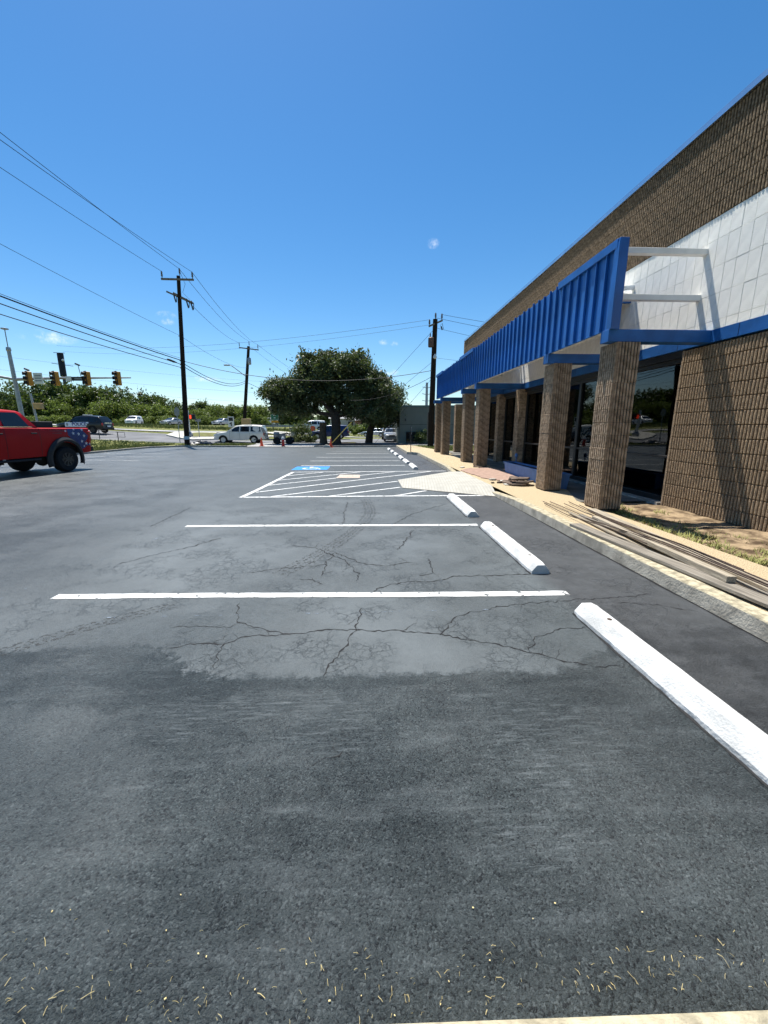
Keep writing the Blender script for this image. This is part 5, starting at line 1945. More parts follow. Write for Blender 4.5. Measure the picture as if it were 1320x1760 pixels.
for i in range(10):
    mb = MB()
    n = 5
    rx = rd.uniform(0.04, 0.13)
    poly = [(rx * math.cos(math.tau * k / n) * rd.uniform(.6, 1.1), rx * 0.8 * math.sin(math.tau * k / n) * rd.uniform(.6, 1.1)) for k in range(n)]
    mb.prism(poly, 0.0, rd.uniform(0.02, 0.05), 'z')
    o = mb.build('paver_fragment', 'broken_stone' if i % 2 else 'pale_concrete', bevel=0.004)
    if i < 6:
        o.location = (3.42 + rd.uniform(-.2, .3), 10.3 + rd.uniform(-.9, .7), WALK_Z + 0.004)
    else:
        o.location = (3.7 + rd.uniform(-.25, .5), 14.2 + rd.uniform(-.15, .3), WALK_Z + 0.004)
    o.rotation_euler = (rd.uniform(-.1, .1), rd.uniform(-.1, .1), rd.uniform(0, 3))
    tag(o, 'small loose fragment of paving at the broken edge of the red paving', 'rubble', 'fragments round the red paving')

# ---- blue planter trough behind the second column
t = empty('planter_trough', 'long blue painted trough standing behind the second column', 'planter', (4.62, 9.15, WALK_Z - 0.015))
L = 3.5
mb = MB()
mb.add([(-.13, 0, 0), (.13, 0, 0), (.17, -0.04, .36), (-.17, -0.04, .36), (-.13, L, 0), (.13, L, 0), (.17, L + .05, .36), (-.17, L + .05, .36)],
       [(0, 1, 2, 3), (4, 7, 6, 5), (0, 3, 7, 4), (1, 5, 6, 2), (0, 4, 5, 1)])
mb.build('box', 'planter_blue', t)
rim = MB()
rim.box(-.20, -.165, -.06, L + .07, .345, .375).box(.165, .20, -.06, L + .07, .345, .375).box(-.164, .164, -.06, -.03, .345, .375).box(-.164, .164, L + .04, L + .07, .345, .375)
rim.build('rim', 'planter_blue', t, bevel=0.004)
MB().box(-.162, .162, -.028, L + .038, .30, .33).build('soil', 'mulch', t)
o = MB().tube([(4.72, 12.4, WALK_Z + .36), (4.72, 12.4, WALK_Z + .52)], 0.015, 8).lathe([(.02, 0), (.05, .05), (.05, .10), (.02, .14)], 10, (4.72, 12.4, WALK_Z + .50)).build('spigot', 'planter_blue')
tag(o, 'small blue painted pipe standing up at the far end of the trough', 'pipe')

# ---- thin post at the kerb jog
t = empty('sign_post', 'thin dark post at the kerb jog with its small sign seen edge-on', 'post', (2.62, 23.75, WALK_Z))
MB().box(-.022, .022, -.012, .012, 0, 1.55).build('post', 'dark_steel', t)
MB().box(.022, .026, -.15, .15, 1.05, 1.5).build('plate', 'sign_back', t)

# ---- cones and hydrant
def cone(label, px, py, y):
    p = at(px, py, y)
    p.z = max(0.05, height(p.x, p.y)) if y > 33.2 else 0.002
    t = empty('traffic_cone', label, 'cone', p, 0, 'orange cones at the lot entrance')
    MB().box(-.18, .18, -.18, .18, 0, .03).build('base', 'cone_orange', t, bevel=0.01)
    MB().lathe([(.14, .03), (.035, .70), (.02, .71)], 16).build('body', 'cone_orange', t, smooth=True)
    return t


cone('orange traffic cone behind the bumper of the cream SUV', 450, 768, 34.0)
cone('orange traffic cone on the kerb below the oak trunk', 569, 769, 32.6)
p = at(487, 769, 33.6)
t = empty('fire_hydrant', 'small red and white hydrant in front of the equipment trailer', 'hydrant', (p.x, 33.6, 0.04))
MB().lathe([(.16, 0), (.16, .05), (.11, .07), (.11, .5), (.14, .52), (.14, .56)], 14).build('barrel', 'tail_red', t, smooth=True)
MB().lathe([(.12, .56), (.12, .66), (.08, .76), (.03, .80), (.03, .85)], 14).build('bonnet', 'sign_white', t, smooth=True)
MB().tube([(-.2, 0, .42), (.2, 0, .42)], .06, 10).build('outlet', 'sign_white', t, smooth=True)

# ---- equipment trailer behind the cream SUV
p = at(480, 764, 38.2)
t = empty('equipment_trailer', 'small black trailer loaded with paving machine and folded ramp', 'trailer', (p.x, 38.2, 0.05), R(3))
MB().box(-1.2, 1.3, -.6, .6, .38, .46).build('deck', 'dark_steel', t, bevel=0.01)
wm_ = wheel_mesh(.33, .2, .18).mesh('wheel', 'tyre', smooth=True)
for sx in (-.1, 1.0):
    for sy in (-.72, .72):
        put('wheel', wm_, t, (sx, sy, .33), (0, 0, 0 if sy > 0 else math.pi))
mb = MB()
for y in (-.5, 0, .5):
    mb.beam((-1.05, y, .46), (-1.45, y, 1.45), .05, .05)
mb.beam((-1.25, -.5, .95), (-1.25, .5, .95), .05, .05).beam((-1.43, -.5, 1.42), (-1.43, .5, 1.42), .05, .05)
mb.build('folded_ramp', 'dark_steel', t)
mb = MB().lathe([(.22, 0), (.28, .1), (.28, .5), (.2, .6)], 14, (-.2, 0, .5)).box(.05, .6, -.3, .3, .47, .95)
mb.build('engine', 'engine_grey', t, smooth=True)
MB().tube([(.3, -.2, .9), (.8, -.25, 1.05), (1.35, -.3, .55)], .035, 8).build('hose', 'black_plastic', t)
MB().beam((-1.2, 0, .42), (-2.3, 0, .42), .08, .08).build('drawbar', 'dark_steel', t)
mb = MB()
for x in (-.9, .2, 1.2):
    mb.beam((x, -.58, .46), (x, -.58, .92), .04, .04)
mb.beam((-.9, -.58, .9), (1.2, -.58, .9), .04, .04)
mb.build('side_rail', 'dark_steel', t)

# ---- black bags by the big pole
def lump(label, px, py, y, sx, sy, sz, seed):
    p = at(px, py, y)
    rd = random.Random(seed)
    mb = MB()
    n, m = 16, 8
    for i in range(m + 1):
        ph = math.pi / 2 * i / m
        for k in range(n):
            a = math.tau * k / n
            rr = 1 + 0.22 * math.sin(3 * a + seed) * math.cos(ph) + rd.uniform(-.1, .1)
            mb.v.append((sx * rr * math.cos(a) * math.cos(ph), sy * rr * math.sin(a) * math.cos(ph), sz * rr * math.sin(ph)))
    for i in range(m):
        for k in range(n):
            a, b = i * n + k, i * n + (k + 1) % n
            mb.f.append((a, b, b + n, a + n))
    o = mb.build('rubbish_bag', 'black_bag', smooth=True)
    o.location = (p.x, y, height(p.x, y) + 0.05)
    tag(o, label, 'bag', 'black bags on the verge')


lump('flat black bag lying on the verge right beside the tall pole', 334, 765, 35.2, .55, .4, .30, 1)
lump('lumpy black bag leaning on the flat one', 344, 764, 35.6, .45, .35, .40, 2)
lump('wide black bag at the far end of the row on the verge', 355, 764, 35.3, .55, .4, .36, 5)
o = MB().prism([(-.3, 0), (.28, 0), (.22, .16), (-.1, .22), (-.26, .12)], -.15, .15, 'y').build('concrete_chunk', 'pale_concrete', bevel=0.02)
o.location = (at(562, 770, 32.4).x, 32.4, 0.0)
tag(o, 'pale broken concrete chunk on the asphalt beside the orange cone', 'rubble')

# ================================================================== utility poles and wires
def insulator(mb, p, h=0.42):
    mb.lathe([(.03, 0), (.03, h * .2), (.075, h * .3), (.055, h * .45), (.075, h * .55), (.05, h * .7), (.07, h * .8), (.03, h)], 10, p)


def pole(label, base, top, r0, r1):
    base, top = Vector(base), Vector(top)
    t = empty('utility_pole', label, 'utility pole', base)
    d = top - base
    MB().tube([d * k / 6 - Vector((0, 0, 0.3 if k == 0 else 0)) for k in range(7)], [r0 + (r1 - r0) * k / 6 for k in range(7)], 14).build('pole', 'creosote', t, smooth=True)
    return t, d


# pole beside the lot entrance
B1 = Vector((-15.05, 34.3, 0.05))
T1 = Vector((-14.4, 34.3, 13.0))
p1, d1 = pole('tall dark utility pole with two crossarms at the corner of the lot', B1, T1, 0.21, 0.13)
c1 = T1 - B1
mb = MB().beam(c1 + Vector((-1.25, -.16, -.28)), c1 + Vector((1.2, -.16, -.30)), .1, .13)
mb.build('crossarm', 'arm_wood', p1)
for off in ((-1.17, -.16, -.22), (1.12, -.16, -.24), (.12, 0, 0.05)):
    mb = MB()
    insulator(mb, c1 + Vector(off), .5)
    if off[2] > 0:
        mb.tube([c1 + Vector((.10, 0, -.2)), c1 + Vector((.12, 0, .06))], .02, 6)
    mb.build('insulator', 'porcelain', p1, smooth=True)
a2, b2 = c1 + Vector((-1.1, .2, -1.05)), c1 + Vector((1.0, -.25, -2.0))
MB().beam(a2, b2, .09, .12).beam(a2 + Vector((.35, .35, .02)), b2 + Vector((-.1, .35, .1)), .09, .12).build('crossarm', 'arm_wood', p1)
for s in (0.30, 0.78, 0.95):
    q = a2 + (b2 - a2) * s
    mb = MB()
    mb.tube([q + Vector((0, -.1, -.06)), q + Vector((.12, -.12, -.55))], .055, 8)
    mb.tube([q + Vector((.02, -.1, .12)), q + Vector((.2, -.1, -.1)), q + Vector((.16, -.1, -.5))], .03, 6)
    mb.build('fuse_cutout', 'dark_steel', p1, smooth=True)
MB().tube([c1 + Vector((.12, 0, .4)), c1 + Vector((.5, -.1, -.6)), c1 + Vector((.25, -.1, -1.2)), c1 + Vector((.8, -.2, -1.75))], .012, 5).build('jumper_wire', 'cable', p1)
for z in (-4.35, -6.2, -6.5, -6.75):
    MB().tube([c1 + Vector((-.2 + z * .05, -.1, z)), c1 + Vector((.2 + z * .05, -.1, z))], .03, 6).build('cable_clamp', 'dark_steel', p1)
MB().lathe([(.225, .55), (.225, .80)], 14, (0.03, 0, 0)).build('painted_band', 'pale_blue_band', p1)

# pole on the bank beyond the street
B2 = Vector((-20.85, 70, 1.9))
T2 = Vector((-19.2, 70, 14.6))
p2, d2 = pole('leaning utility pole with street lamp on the far bank', B2, T2, 0.30, 0.22)
c2 = T2 - B2
MB().beam(c2 + Vector((-1.5, -.25, -.25)), c2 + Vector((1.65, -.25, -.6)), .12, .16).build('crossarm', 'arm_wood', p2)
for off in ((-1.42, -.25, -.2), (1.55, -.25, -.5), (.1, 0, .05)):
    mb = MB()
    insulator(mb, c2 + Vector(off), .75)
    mb.build('insulator', 'porcelain', p2, smooth=True)
MB().tube([c2 * .62, c2 * .62 + Vector((-2.3, -.1, 1.75)), c2 * .62 + Vector((-2.7, -.1, 1.85))], .06, 8).build('lamp_arm', 'galvanised', p2)
MB().obox(c2 * .62 + Vector((-3.1, -.1, 1.86)), (.95, .35, .2)).build('lamp_head', 'galvanised', p2, bevel=0.06, segs=2)
MB().lathe([(.26, 0), (.28, .1), (.28, .95), (.22, 1.05)], 14, c2 * .82 + Vector((.35, -.3, -.6))).build('transformer', 'galvanised', p2, smooth=True)

# pole behind the shop
B3 = Vector((4.98, 31.2, 0.1))
T3 = Vector((5.12, 31.2, 9.35))
p3, d3 = pole('thick dark utility pole with transformer behind the end of the shop', B3, T3, 0.24, 0.17)
c3 = T3 - B3
MB().beam(c3 + Vector((-.5, -.25, -.55)), c3 + Vector((.55, .1, -.05)), .09, .12).build('crossarm', 'arm_wood', p3)
for off in ((-.46, -.25, -.5), (.5, .1, 0), (.02, 0, .02)):
    mb = MB()
    insulator(mb, c3 + Vector(off), .42)
    mb.build('insulator', 'porcelain', p3, smooth=True)
MB().lathe([(.19, 0), (.21, .06), (.21, .62), (.15, .68)], 14, c3 + Vector((-.30, -.12, -1.95))).build('transformer', 'transformer_brown', p3, smooth=True)
MB().lathe([(.06, .68), (.04, .9), (.02, 1.0)], 8, c3 + Vector((-.36, -.12, -1.95))).build('bushing', 'porcelain', p3, smooth=True)
MB().lathe([(.05, -.05), (.13, .0), (.13, .12), (.04, .3)], 12, c3 + Vector((.0, -.3, -2.75))).build('lamp', 'sign_white', p3, smooth=True)
MB().tube([c3 + Vector((.42, -.1, -.5)), c3 + Vector((.52, -.1, -.75))], .05, 8).tube([c3 + Vector((.36, -.1, -.45)), c3 + Vector((.5, -.15, -.3)), c3 + Vector((.6, -.1, -.7))], .02, 6).build('fuse_cutout', 'dark_steel', p3)
MB().box(-.27, -.2, -.12, .1, .4, 2.6).build('conduit', 'dark_steel', p3)


def wire(label, a, b, sag, r=0.014, n=22, group='overhead power lines', cat='wire'):
    a, b = Vector(a), Vector(b)
    pts = []
    for i in range(n + 1):
        t = i / n
        p = (b - a) * t
        p.z -= sag * 4 * t * (1 - t)
        pts.append(p)
    o = MB().tube(pts, r, 6).build('overhead_wire', 'cable', smooth=True)
    o.location = a
    return tag(o, label, cat, group)


PREV = Vector((-17.0, -5.0, 0))
W1 = B1 + c1
wire('topmost power line running up from the tall lot pole', W1 + Vector((.12, 0, .50)), (-16.9, -5, 15.2), .5)
wire('power line from the right arm end of the tall lot pole', W1 + Vector((1.12, -.16, .24)), (-15.9, -5, 12.9), .5)
wire('power line from the left arm end of the tall lot pole', W1 + Vector((-1.17, -.16, .26)), (-18.1, -5, 13.9), .5)
wire('single thin wire below the lower crossarm of the lot pole', W1 + Vector((-.22, -.1, -4.35)), (-17, -5, 11.4), .5, .011)
LOWG = 'sagging cables low on the lot pole'
wire('uppermost thin low cable on the lot pole', W1 + Vector((-.3, -.1, -6.05)), (-17, -5, 9.0), .62, .012, group=LOWG)
wire('thick black low cable on the lot pole', W1 + Vector((-.3, -.1, -6.2)), (-17, -5, 8.7), .5, .032, group=LOWG)
wire('second black low cable on the lot pole with a splice case', W1 + Vector((-.3, -.1, -6.5)), (-17, -5, 8.35), .5, .024, group=LOWG)
wire('lowest black cable on the lot pole', W1 + Vector((-.3, -.1, -6.75)), (-17, -5, 7.6), .5, .020, group=LOWG)
o = MB().tube([(0, 0, 0), (-.1, -.35, .03), (-.18, -.9, .07), (-.2, -1.15, .09)], [.03, .08, .08, .03], 10).build('splice_case', 'cable', smooth=True)
o.location = W1 + Vector((-.38, -.9, -6.47))
tag(o, 'black splice case hanging on the low cable near the lot pole', 'splice case')
W2 = B2 + c2
G2 = 'lines between the lot pole and the bank pole'
wire('top line crossing from the lot pole to the bank pole', W1 + Vector((.12, 0, .50)), W2 + Vector((.1, 0, .8)), .7, .016, group=G2)
wire('right arm line crossing from the lot pole to the bank pole', W1 + Vector((1.12, -.16, .24)), W2 + Vector((1.55, -.25, .2)), .7, .016, group=G2)
wire('left arm line crossing from the lot pole to the bank pole', W1 + Vector((.55, -.2, -1.75)), W2 + Vector((-1.42, -.25, .5)), .5, .016, group=G2)
wire('thin middle wire crossing to the bank pole', W1 + Vector((-.22, -.1, -4.35)), W2 + Vector((-.3, -.2, -3.4)), .6, .013, group=G2)
wire('thick cable crossing from the lot pole towards the oak', W1 + Vector((-.3, -.1, -6.2)), (4.9, 31.1, 5.75), 1.1, .020, group=G2)
wire('lower thick cable crossing to the bank pole', W1 + Vector((-.3, -.1, -6.35)), W2 + Vector((-.75, -.2, -5.4)), 1.0, .030, group=G2)
wire('lowest thick cable crossing to the bank pole', W1 + Vector((-.3, -.1, -6.6)), W2 + Vector((-.8, -.2, -5.7)), 1.0, .030, group=G2)
G3 = 'lines running on from the bank pole'
wire('top line running on past the oak from the bank pole', W2 + Vector((1.55, -.25, .2)), (-7.0, 92, 9.5), .8, .02, group=G3)
wire('second line running on past the oak from the bank pole', W2 + Vector((.6, -.25, -.3)), (-8.0, 92, 8.2), .8, .016, group=G3)
wire('low cable running on past the oak from the bank pole', W2 + Vector((-.8, -.2, -5.6)), (-9.0, 88, 5.6), .6, .03, group=G3)
W3 = B3 + c3
G4 = 'lines at the pole behind the shop'
wire('power line leaving the shop pole over the roof', W3 + Vector((.5, .1, .35)), (26, 36, 9.0), .3, .012, group=G4)
wire('second power line leaving the shop pole over the roof', W3 + Vector((.02, 0, .1)), (26, 36.5, 8.2), .3, .012, group=G4)
wire('lower line leaving the shop pole over the roof', W3 + Vector((.1, 0, -.6)), (26, 36, 6.8), .3, .010, group=G4)
wire('service line leaving the shop pole at the lamp', W3 + Vector((.1, -.1, -2.7)), (26, 34, 6.0), .3, .008, group=G4)
wire('long line reaching the shop pole from the far left', (-44, 62, 13.0), W3 + Vector((-.46, -.25, -.1)), 1.0, .010, group=G4)
wire('second long line reaching the shop pole from the far left', (-44, 63, 12.4), W3 + Vector((-.46, -.25, -.45)), 1.0, .008, group=G4)
wire('short cable looping off the shop pole towards the oak', (-1.5, 36.0, 3.9), (4.92, 31.1, 5.3), .5, .016, group=G4)
for (za, gx, nm) in ((8.6, -3.2, 'upper'), (6.4, -2.9, 'middle'), (5.2, 0.6, 'lower')):
    o = wire(nm + ' guy wire slanting from the shop pole to the tree bed', (4.98, 31.2, za), (gx, 33.9 if gx < 0 else 35.0, 0.1), 0.0, .011, group='guy wires of the shop pole')
a, b = Vector((-3.15, 33.85, 0.05)), Vector((-3.15, 33.85, 0)) + (Vector((4.98, 31.2, 8.6)) - Vector((-3.2, 33.9, 0.1))) * 0.235
o = MB().tube([Vector((0, 0, 0)), b - a], .03, 8).build('guy_guard', 'guy_yellow', smooth=True)
o.location = a
tag(o, 'pale yellow guard pipe on the guy wire under the oak', 'guard pipe')
# faint far transmission lines above the trees
for i, z in enumerate((16.5, 13.2, 10.4)):
    wire(['highest', 'middle', 'lowest'][i] + ' faint far line above the treeline', (-95, 110, z + 3), (10, 135, z - 2), 1.5, .018, group='faint far lines')

# ---- antenna pole behind the trees and a far lattice pole by the shop
p = at(118, 700, 112)
t = empty('antenna_pole', 'black canister antenna pole rising behind the treeline', 'antenna pole', (p.x, 112, 2.0))
MB().tube([(0, 0, -.5), (0, 0, 13.0)], .35, 12).build('pole', 'dark_steel', t)
MB().lathe([(.72, 12.6), (.72, 18.2), (.6, 18.4)], 14).build('canister', 'black_plastic', t, smooth=True)
MB().beam((-1.6, 0, 18.5), (1.2, 0, 18.4), .12, .12).build('top_arm', 'dark_steel', t)
MB().beam((-2.5, 0, 15.9), (2.8, 0, 15.2), .12, .12).build('crossarm', 'dark_steel', t)
MB().lathe([(.12, 0), (.3, .15), (.3, .4), (.1, .6)], 12, (.8, -.5, 16.3)).build('dish', 'sign_white', t, smooth=True)
t = empty('distribution_pole', 'slim grey pole with stacked side insulators beyond the grey-green building', 'utility pole', (9.45, 64, 0))
MB().tube([(0, 0, 0), (0, 0, 8.4)], [.28, .18], 10).build('pole', 'galvanised', t)
for k in range(5):
    for s in (-1, 1):
        MB().beam((0, 0, 3.6 + k * 1.0), (s * .7, 0, 3.75 + k * 1.0), .07, .07).build('bracket', 'porcelain', t)

# ================================================================== signals and signs
MY = 36.0


def mx(px):
    return at(px, 651, MY).x


mbx = mx(27)
mzb = height(mbx, MY)
t = empty('traffic_signal_mast', 'grey traffic signal mast with long arm over the street', 'signal mast', (mbx, MY, mzb))
arm_z = at(100, 652.5, MY).z - mzb
top_z = at(17, 597, MY).z - mzb
lum_z = at(15, 566, MY).z - mzb
MB().tube([(0, 0, -.2), (-.1, 0, arm_z), (-.15, 0, top_z)], [.18, .155, .13], 14).build('mast', 'galvanised', t, smooth=True)
MB().tube([(-.15, 0, top_z), (-.15, 0, lum_z)], .035, 8).build('aerial', 'galvanised', t)
MB().lathe([(.05, -.05), (.26, .0), (.26, .07), (.05, .12)], 12, (-.15, 0, lum_z)).build('sensor_dome', 'galvanised', t, smooth=True)
MB().lathe([(.15, 0), (.18, .1), (.15, .3)], 12, (-.14, 0, top_z - .3)).build('collar', 'galvanised', t)
MB().tube([(-.1, 0, arm_z), (3.5, 0, arm_z + .12), (mx(225) - mbx, 0, arm_z + .18)], [.13, .10, .05], 10).build('arm', 'galvanised', t, smooth=True)
MB().tube([(-.1, 0, arm_z), (-3, -.5, arm_z + .55)], [.12, .09], 10).build('arm', 'galvanised', t, smooth=True)
SG = 'signals hung on the mast arm'
SL = ['traffic signal on the mast arm next to the mast', 'traffic signal beside the white sign on the mast arm', 'traffic signal between street-name plate and arm tip', 'traffic signal at the tip of the mast arm']
for k, px in enumerate((53, 99, 153, 205)):
    x = mx(px)
    z = at(px, 651, MY).z
    s = empty('traffic_signal', SL[k], 'traffic signal', (x, MY - .16, z - .55), R(52), SG)
    MB().box(-.20, .20, -.14, .14, 0, 1.10).build('housing', 'signal_yellow', s, bevel=0.03)
    MB().box(-.02, .02, -.235, .235, -.04, 1.14).build('backplate', 'black_plastic', s, loc=(-.16, 0, 0))
    for j, zz in enumerate((.19, .55, .91)):
        l = MB().lathe([(.15, 0), (.15, .03), (.10, .045)], 16, (0, 0, 0), Matrix.Rotation(-math.pi / 2, 3, 'Y')).build('lens', 'lens_dark', s, loc=(-.20, 0, zz))
        v = MB()
        n = 12
        for i in range(n + 1):
            a = R(-35 + 250 * i / n)
            v.v += [(-.0, .165 * math.cos(a), .165 * math.sin(a)), (-.18, .165 * math.cos(a), .165 * math.sin(a) + .0), (-.18, .150 * math.cos(a), .150 * math.sin(a)), (-.0, .150 * math.cos(a), .150 * math.sin(a))]
        for i in range(n):
            for q in range(4):
                a0, a1 = i * 4 + q, i * 4 + (q + 1) % 4
                v.f.append((a0, a1, a1 + 4, a0 + 4))
        v.build('visor', 'black_plastic', s, loc=(-.20, 0, zz))
x = mx(69)
t2 = empty('lane_sign', 'white rectangular lane sign hung on the mast arm', 'sign', (x, MY - .2, at(69, 651, MY).z))
MB().box(-.36, .36, -.01, .01, -.45, .45).build('panel', 'sign_white', t2)
mb = MB()
for z in (.22, 0.02, -.18):
    mb.box(-.26, .26, -.014, -.0105, z - .05, z + .05)
mb.build('illegible_lines', 'sign_back', t2)
x = mx(131)
t2 = empty('street_name_plate', 'dark street-name plate with pale square end on the mast arm', 'sign', (x, MY - .2, at(131, 651.5, MY).z))
MB().box(-.25, .95, -.012, .012, -.16, .16).build('plate', 'black_plastic', t2)
MB().box(-.7, -.251, -.012, .012, -.2, .2).build('end_square', 'sign_white', t2)
MB().box(.0, .7, -.016, -.0125, -.05, .05).build('illegible_line', 'sign_back', t2)
for px, h in ((140, .95), (52, .55)):
    x = mx(px)
    z = at(px, 648, MY).z
    s = empty('detector_camera', 'thin stalk with small camera standing on the mast arm' if px == 140 else 'short stalk with small detector above the signal nearest the mast', 'camera', (x, MY, z))
    MB().tube([(0, 0, 0), (-.12, 0, h)], .03, 6).build('stalk', 'galvanised', s)
    MB().obox((-.16, 0, h + .05), (.36, .14, .12), Matrix.Rotation(.4, 3, 'Y')).build('camera_body', 'dark_steel', s)
# slim pole with tan box
p = at(65, 722, 40)
z0 = height(p.x, 40)
t2 = empty('camera_pole', 'slim grey pole carrying a tan cabinet before the trees', 'pole', (p.x, 40, z0))
MB().tube([(0, 0, -.1), (-.25, 0, at(61, 676, 40).z - z0)], [.10, .09], 10).build('pole', 'galvanised', t2)
MB().box(0, .72, -.3, .1, at(68, 703, 40).z - z0, at(68, 693, 40).z - z0).build('cabinet', 'box_tan', t2, bevel=0.02)
# stop sign seen from behind
p = spot(309.5, 760)
t2 = empty('stop_sign', 'back of a grey octagonal road sign beside the tall pole', 'sign', p)
z1 = at(307, 700, p.y).z - p.z
MB().box(-.03, .03, -.02, .02, -.1, z1).build('post', 'galvanised', t2)
mb = MB()
rr = .44
mb.prism([(rr * math.cos(R(22.5 + 45 * k)) * .62, z1 - .42 + rr * math.sin(R(22.5 + 45 * k))) for k in range(8)], -.035, -.022, 'y')
mb.build('octagon_plate', 'sign_back', t2)
# pedestrian signal
p = spot(327, 752)
t2 = empty('pedestrian_signal', 'pale pole on the island with lit red hand signal', 'pedestrian signal', p)
z1 = at(326, 705, p.y).z - p.z
MB().tube([(0, 0, -.1), (0, 0, z1)], .11, 10).build('pole', 'sign_white', t2)
MB().lathe([(.32, 0), (.32, .35), (.16, .6)], 12).build('base', 'galvanised', t2)
zz = at(332, 716.5, p.y).z - p.z
MB().box(.15, .75, -.15, .1, zz - .28, zz + .28).build('housing', 'black_plastic', t2, bevel=0.02)
MB().box(.20, .38, -.17, -.151, zz - .18, zz + .18).build('red_hand', 'red_hand', t2)
# small street sign
p = spot(343, 752.5)
t2 = empty('street_sign', 'small post on the island with a flat name plate', 'sign', p)
z1 = at(343, 721, p.y).z - p.z
MB().box(-.035, .035, -.02, .02, -.1, z1).build('post', 'galvanised', t2)
MB().box(-.32, .30, -.03, -.021, z1 - .22, z1 + .05).build('plate', 'sign_back', t2)
# arrow sign on the bank
p = at(398, 737, 58)
z0 = height(p.x, 58)
t2 = empty('arrow_sign', 'tall white sign with black bent arrow before the highway', 'sign', (p.x, 58, z0))
z1 = at(398, 716, 58).z - z0
MB().box(-.04, .04, 0, .04, -.3, z1).build('post', 'galvanised', t2)
MB().box(-.42, .42, -.03, -.005, z1 - 1.45, z1).build('panel', 'sign_white', t2)
MB().box(-.3, .3, -.04, -.031, z1 - .6, z1 - .12).box(-.05, .1, -.04, -.031, z1 - 1.3, z1 - .75).box(-.22, -.05, -.04, -.031, z1 - 1.05, z1 - .9).build('arrow', 'black_plastic', t2)
# green guide sign
Yg = 72.0
p = at(473, 735, Yg)
z0 = height(p.x, Yg)
t2 = empty('guide_sign', 'green highway guide sign over an amber strip on two posts', 'sign', (p.x, Yg, z0))
zt_, zb_ = at(473, 712, Yg).z - z0, at(473, 722, Yg).z - z0
MB().box(-.65, .65, -.03, 0, zb_, zt_).build('panel', 'sign_green', t2)
fr = MB()
fr.box(-.65, .65, -.036, -.031, zt_ - .04, zt_).box(-.65, .65, -.036, -.031, zb_, zb_ + .04).box(-.65, -.61, -.036, -.031, zb_ + .04, zt_ - .04).box(.61, .65, -.036, -.031, zb_ + .04, zt_ - .04)
fr.build('border', 'sign_white', t2)
MB().box(-.22, .22, -.036, -.031, zt_ - .26, zt_ - .17).box(-.14, -.02, -.036, -.031, zb_ + .3, zb_ + .5).box(.02, .14, -.036, -.031, zb_ + .3, zb_ + .5).build('illegible_legend', 'sign_white', t2)
MB().box(-.62, .62, -.03, 0, zb_ - .45, zb_ - .10).build('amber_strip', 'sign_amber', t2)
MB().box(-.5, -.42, .01, .06, -.2, zt_).build('post', 'galvanised', t2)
MB().box(.42, .5, .01, .06, -.2, zt_).build('post', 'galvanised', t2)
# orange roadworks disc, lamp stub, grey kiosk, pale cabinet
p = at(538, 745, 55)
t2 = empty('roadworks_sign', 'round orange roadworks sign beyond the shrub', 'sign', (p.x, 55, height(p.x, 55)))
zc = at(538, 736.5, 55).z - height(p.x, 55)
MB().tube([(0, 0, -.1), (0, 0, zc)], .03, 6).build('post', 'dark_steel', t2)
MB().prism([(.36 * math.cos(R(45 * k + 22)), zc + .36 * math.sin(R(45 * k + 22))) for k in range(8)], -.05, -.03, 'y').build('plate', 'cone_orange', t2)
p = at(531, 748, 52)
t2 = empty('lamp_post', 'short dark lamp post with flat head beyond the shrub', 'lamp post', (p.x, 52, height(p.x, 52)))
z1 = at(531, 729, 52).z - height(p.x, 52)
MB().tube([(0, 0, -.1), (0, 0, z1)], .05, 8).build('post', 'dark_steel', t2)
MB().box(-.26, .26, -.12, .12, z1, z1 + .09).build('head', 'dark_steel', t2)
p = at(505, 757, 46)
t2 = empty('utility_cabinet', 'grey tapered utility cabinet between trailer and shrub', 'cabinet', (p.x, 46, height(p.x, 46)))
z1 = at(505, 737, 46).z - height(p.x, 46)
mb = MB()
mb.add([(-.34, -.3, z1), (.30, -.3, z1), (.30, .3, z1), (-.34, .3, z1), (-.16, -.25, 0), (.28, -.25, 0), (.28, .25, 0), (-.16, .25, 0)], [(0, 1, 2, 3), (4, 7, 6, 5), (0, 4, 5, 1), (1, 5, 6, 2), (2, 6, 7, 3), (3, 7, 4, 0)])
mb.build('body', 'galvanised', t2, bevel=0.02)
MB().box(-.42, .36, -.36, .36, z1, z1 + .12).build('lid', 'dark_steel', t2, bevel=0.02)
p = at(424, 737, 60)
o = MB().box(-.62, .62, -.4, .4, 0, 1.7).build('control_cabinet', 'box_tan', bevel=0.08, segs=2)
o.location = (p.x, 60, height(p.x, 60))
tag(o, 'pale tan control cabinet on the bank above the cream SUV', 'cabinet')
# short rails on the verge by the police car
for (px, py, lab) in ((204, 760, 'low pipe rail on two posts standing on the verge'), (172, 757, 'short post with rail partly behind the pickup')):
    p = spot(px, py)
    t2 = empty('pipe_rail', lab, 'rail', p)
    MB().tube([(0, 0, -.1), (0, 0, .92)], .035, 8).build('post', 'dark_steel', t2)
    MB().tube([(-.15, 0, .90), (.62, 0, .86), (.62, 0, .42)], .022, 6).tube([(-.15, 0, .48), (.62, 0, .44)], .015, 6).build('rail', 'dark_steel', t2)
# guard rail along the highway edge
pts = [spot(px, py) for px, py in ((430, 741), (470, 741.5), (500, 741))]
mb = MB()
for k, px in enumerate(range(448, 500, 8)):
    pass
t2 = empty('guard_rail', 'grey guard rail along the road beyond the cream SUV', 'guard rail', (-13.2, 66, height(-13.2, 66)))
MB().box(-4, 4, -.05, .05, .45, .75).build('beam', 'galvanised', t2)
for k in range(5):
    MB().box(-3.8 + k * 1.9, -3.68 + k * 1.9, .05, .17, -.2, .7).build('post', 'dark_steel', t2)
t2.rotation_euler = (0, 0, R(28))

